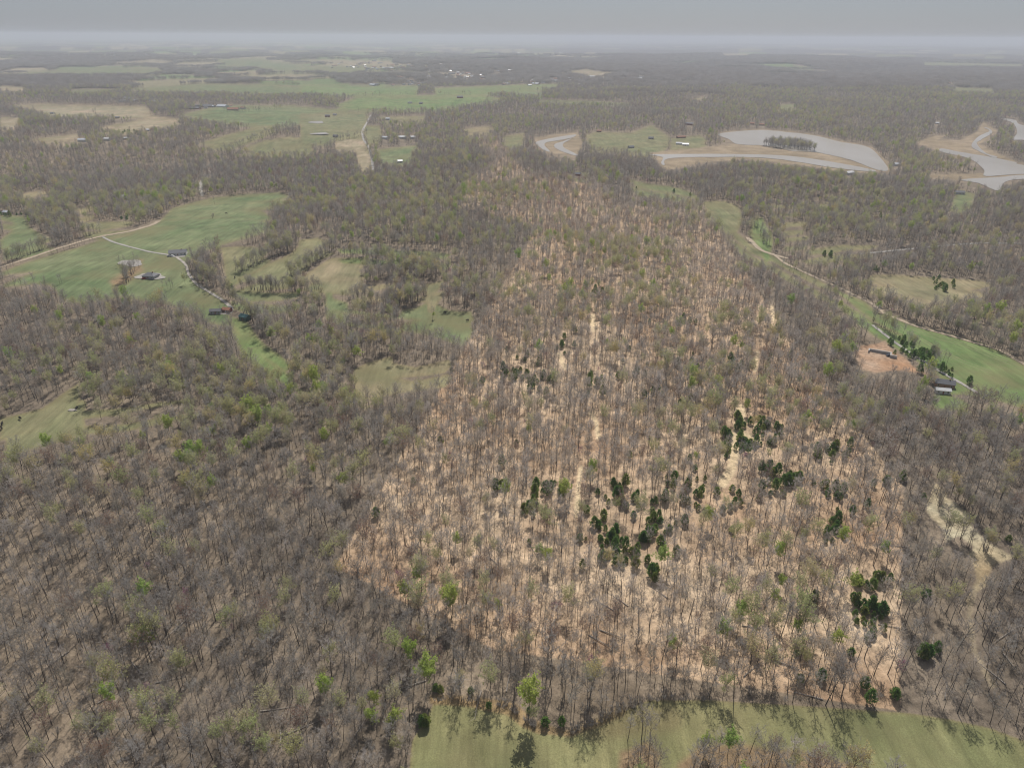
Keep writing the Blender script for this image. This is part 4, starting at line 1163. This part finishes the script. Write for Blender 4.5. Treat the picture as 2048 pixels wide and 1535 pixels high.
# foundation walls on the red earth site
X, Y, Z = at(1762, 706)
r = bpy.data.objects.new('foundation', None); COL.objects.link(r); r.location = (X, Y, Z); r.rotation_euler = (0, 0, math.radians(-28))
tag(r, 'L-shaped grey block foundation wall on the red earth building site', 'foundation')
for (x0, x1, y0, y1) in ((-9, 7, -.4, .4), (-9, -8.2, -4, -.4), (6.2, 7, -6, -.4), (7, 11, -6, -5.2)):
    bm = bmesh.new(); box(bm, x0, x1, y0, y1, -1, 2.2); obj('block_wall', bm, BLOCK, r)

# fallen trunks on the litter
BLEACH = plain('weathered_log', (.34, .30, .26), .25, 1.5)
def log_mesh(L, seed):
    S_ = Soup(); r = random.Random(seed); p = np.array([0, 0, .3]); a = 0
    for k in range(4):
        a += r.uniform(-.12, .12); q = p + np.array([math.cos(a), math.sin(a), r.uniform(-.02, .03)]) * L / 4
        S_.limb(p, q, .26 - .05 * k, .21 - .05 * k, 0, 6)
        if k > 1:
            for sgn in (-1, 1):
                b_ = a + sgn * r.uniform(.5, 1); S_.limb(q, q + np.array([math.cos(b_), math.sin(b_), r.uniform(0, .4)]) * L * .2, .08, .02, 0, 4)
        p = q
    return S_.mesh('fallen_log', [BLEACH])
LM = [log_mesh(L, i) for i, L in enumerate((15, 12, 9))]
for k in range(42):
    a, b_ = random.uniform(20, 2030), random.uniform(1080, 1500)
    if open_mask(np.array([a]), np.array([b_]))[0] > -8: continue
    X, Y, Z = at(a, b_); o = bpy.data.objects.new('fallen_log', LM[k % 3]); COL.objects.link(o)
    o.location = (X, Y, Z); o.rotation_euler = (0, 0, random.uniform(0, 6.28)); w = where(a, b_)
    tag(o, ['long weathered', 'weathered', 'short weathered'][k % 3] + ' fallen log ' + w, 'log', 'fallen logs ' + w)

# parked vehicles
PAINT = {'red': matc('red_paint', (.35, .04, .03), .3, .5), 'white': matc('white_paint', (.7, .7, .7), .3, .5), 'dark': matc('dark_paint', (.04, .045, .06), .3, .5), 'silver': matc('silver_paint', (.4, .41, .43), .3, .5)}
RUBBER = matc('tyre_rubber', (.02, .02, .02))
def car(px, py, rot, c, lab):
    X, Y, Z = at(px, py)
    r = bpy.data.objects.new('parked_car', None); COL.objects.link(r); r.location = (X, Y, Z + .15); r.rotation_euler = (0, 0, math.radians(rot)); tag(r, lab, 'car')
    prof = [(-2.3, .35), (2.3, .35), (2.35, .8), (1.4, .95), (.7, 1.5), (-1.3, 1.55), (-1.9, 1.0), (-2.35, .95)]
    bm = bmesh.new(); L = [bm.verts.new((a, -.9, b_)) for a, b_ in prof]; Rr = [bm.verts.new((a, .9, b_)) for a, b_ in prof]
    bm.faces.new(L); bm.faces.new(Rr[::-1])
    for i in range(len(prof)): bm.faces.new((L[i], Rr[i], Rr[(i+1) % len(prof)], L[(i+1) % len(prof)]))
    obj('body', bm, PAINT[c], r)
    bm = bmesh.new(); box(bm, -1.2, .6, -.92, .92, 1.02, 1.4); obj('side_window', bm, GLASS, r)
    for sx in (-1.4, 1.4):
        for sy in (-.85, .85):
            bm = bmesh.new(); bmesh.ops.create_cone(bm, cap_ends=True, segments=12, radius1=.35, radius2=.35, depth=.22, matrix=Matrix.Translation((sx, sy, .35)) @ Matrix.Rotation(math.pi/2, 4, 'X'))
            obj('wheel', bm, RUBBER, r)
car(289, 558, 20, 'red', 'red car parked left of the hip-roofed farmhouse')
car(315, 551, 60, 'dark', 'dark car parked right of the hip-roofed farmhouse')
car(345, 513, 0, 'white', 'white car on the gravel yard by the long grey-roofed farmhouse')
car(1870, 760, 30, 'silver', 'silver car on the drive above the dark-roofed farmhouse')
car(1778, 712, 10, 'dark', 'dark vehicle beside the block foundation')

# tractor tracks worn into the meadows
WORN = plain('worn_grass', (.25, .215, .125), .3, .4)
for pts, lab in (([(1745,625),(1800,655),(1880,700),(1930,725),(1985,745)], 'pale worn track down the long green right field'),
                 ([(1790,640),(1850,668),(1930,690),(2040,735)], 'second worn track near the creek side of the right field')):
    for off in (-1.1, 1.1):
        strip('wheel_track', [(a, b_ + off * 2.2) for a, b_ in pts], .55, WORN, lab, .06, .5)

# cattle, each a continuous skinned body
HIDE = plain('black_hide', (.02, .018, .016), .3, 2)
def cow_mesh():
    V = [(-.8,0,1.1),(-.2,0,1.12),(.5,0,1.12),(.95,0,1.3),(1.35,0,1.25),(1.6,0,1.1),(-.8,.22,.6),(-.8,.22,.05),(-.8,-.22,.6),(-.8,-.22,.05),(.5,.22,.6),(.5,.22,.05),(.5,-.22,.6),(.5,-.22,.05),(-1.05,0,1.2),(-1.12,0,.6)]
    E = [(0,1),(1,2),(2,3),(3,4),(4,5),(0,6),(6,7),(0,8),(8,9),(2,10),(10,11),(2,12),(12,13),(0,14),(14,15)]
    Rr = [.34,.40,.36,.2,.17,.1,.14,.07,.14,.07,.13,.07,.13,.07,.04,.03]
    me = bpy.data.meshes.new('cow'); me.from_pydata(V, E, []); o = bpy.data.objects.new('cow_tmp', me); COL.objects.link(o)
    o.modifiers.new('s', 'SKIN'); o.modifiers.new('u', 'SUBSURF').levels = 1
    for i, q in enumerate(Rr): me.skin_vertices[0].data[i].radius = (q, q)
    me.skin_vertices[0].data[1].use_root = True
    dg = bpy.context.evaluated_depsgraph_get(); m2 = bpy.data.meshes.new_from_object(o.evaluated_get(dg)); m2.name = 'cow'
    bpy.data.objects.remove(o); m2.materials.clear(); m2.materials.append(HIDE); return m2
try:
    CM = cow_mesh()
    for a, b_, lab in ((5, 849, 'black cow at the left frame edge of the sloping pasture'), (4, 858, 'black cow lying lower by the left frame edge'), (154, 818, 'black cow beside the tiny left pond'),
                       (470, 556, 'black cow at the foot of the olive hill field'), (453, 428, 'black cow high in the big left pasture'), (890, 626, 'black cow in the winding green meadow'),
                       (935, 642, 'black cow near the parcel side of the winding meadow'), (41, 838, 'black cow in the middle of the sloping pasture')):
        X, Y, Z = at(a, b_); o = bpy.data.objects.new('cow', CM); COL.objects.link(o); o.location = (X, Y, Z); o.rotation_euler = (0, 0, random.uniform(0, 6)); o.scale = (1.3,) * 3
        tag(o, lab, 'cow', 'black cattle in the pastures')
except Exception as e:
    print('cow', e)

# ------------------------------------------------------------------ the air: haze over the whole plain
HZ = 0.00009
bm = bmesh.new(); box(bm, -119000, 119000, -2000, 121000, -80, H + 40)
hm = bpy.data.materials.new('haze'); hm.use_nodes = True
for n in list(hm.node_tree.nodes): hm.node_tree.nodes.remove(n)
pv = hm.node_tree.nodes.new('ShaderNodeVolumePrincipled'); ho = hm.node_tree.nodes.new('ShaderNodeOutputMaterial')
pv.inputs['Color'].default_value = (.67, .72, .81, 1); pv.inputs['Density'].default_value = HZ; pv.inputs['Anisotropy'].default_value = 0.12
hm.node_tree.links.new(pv.outputs[0], ho.inputs['Volume'])
hz = obj('haze', bm, hm); tag(hz, 'pale spring haze lying over the hills and plain', kind='stuff')
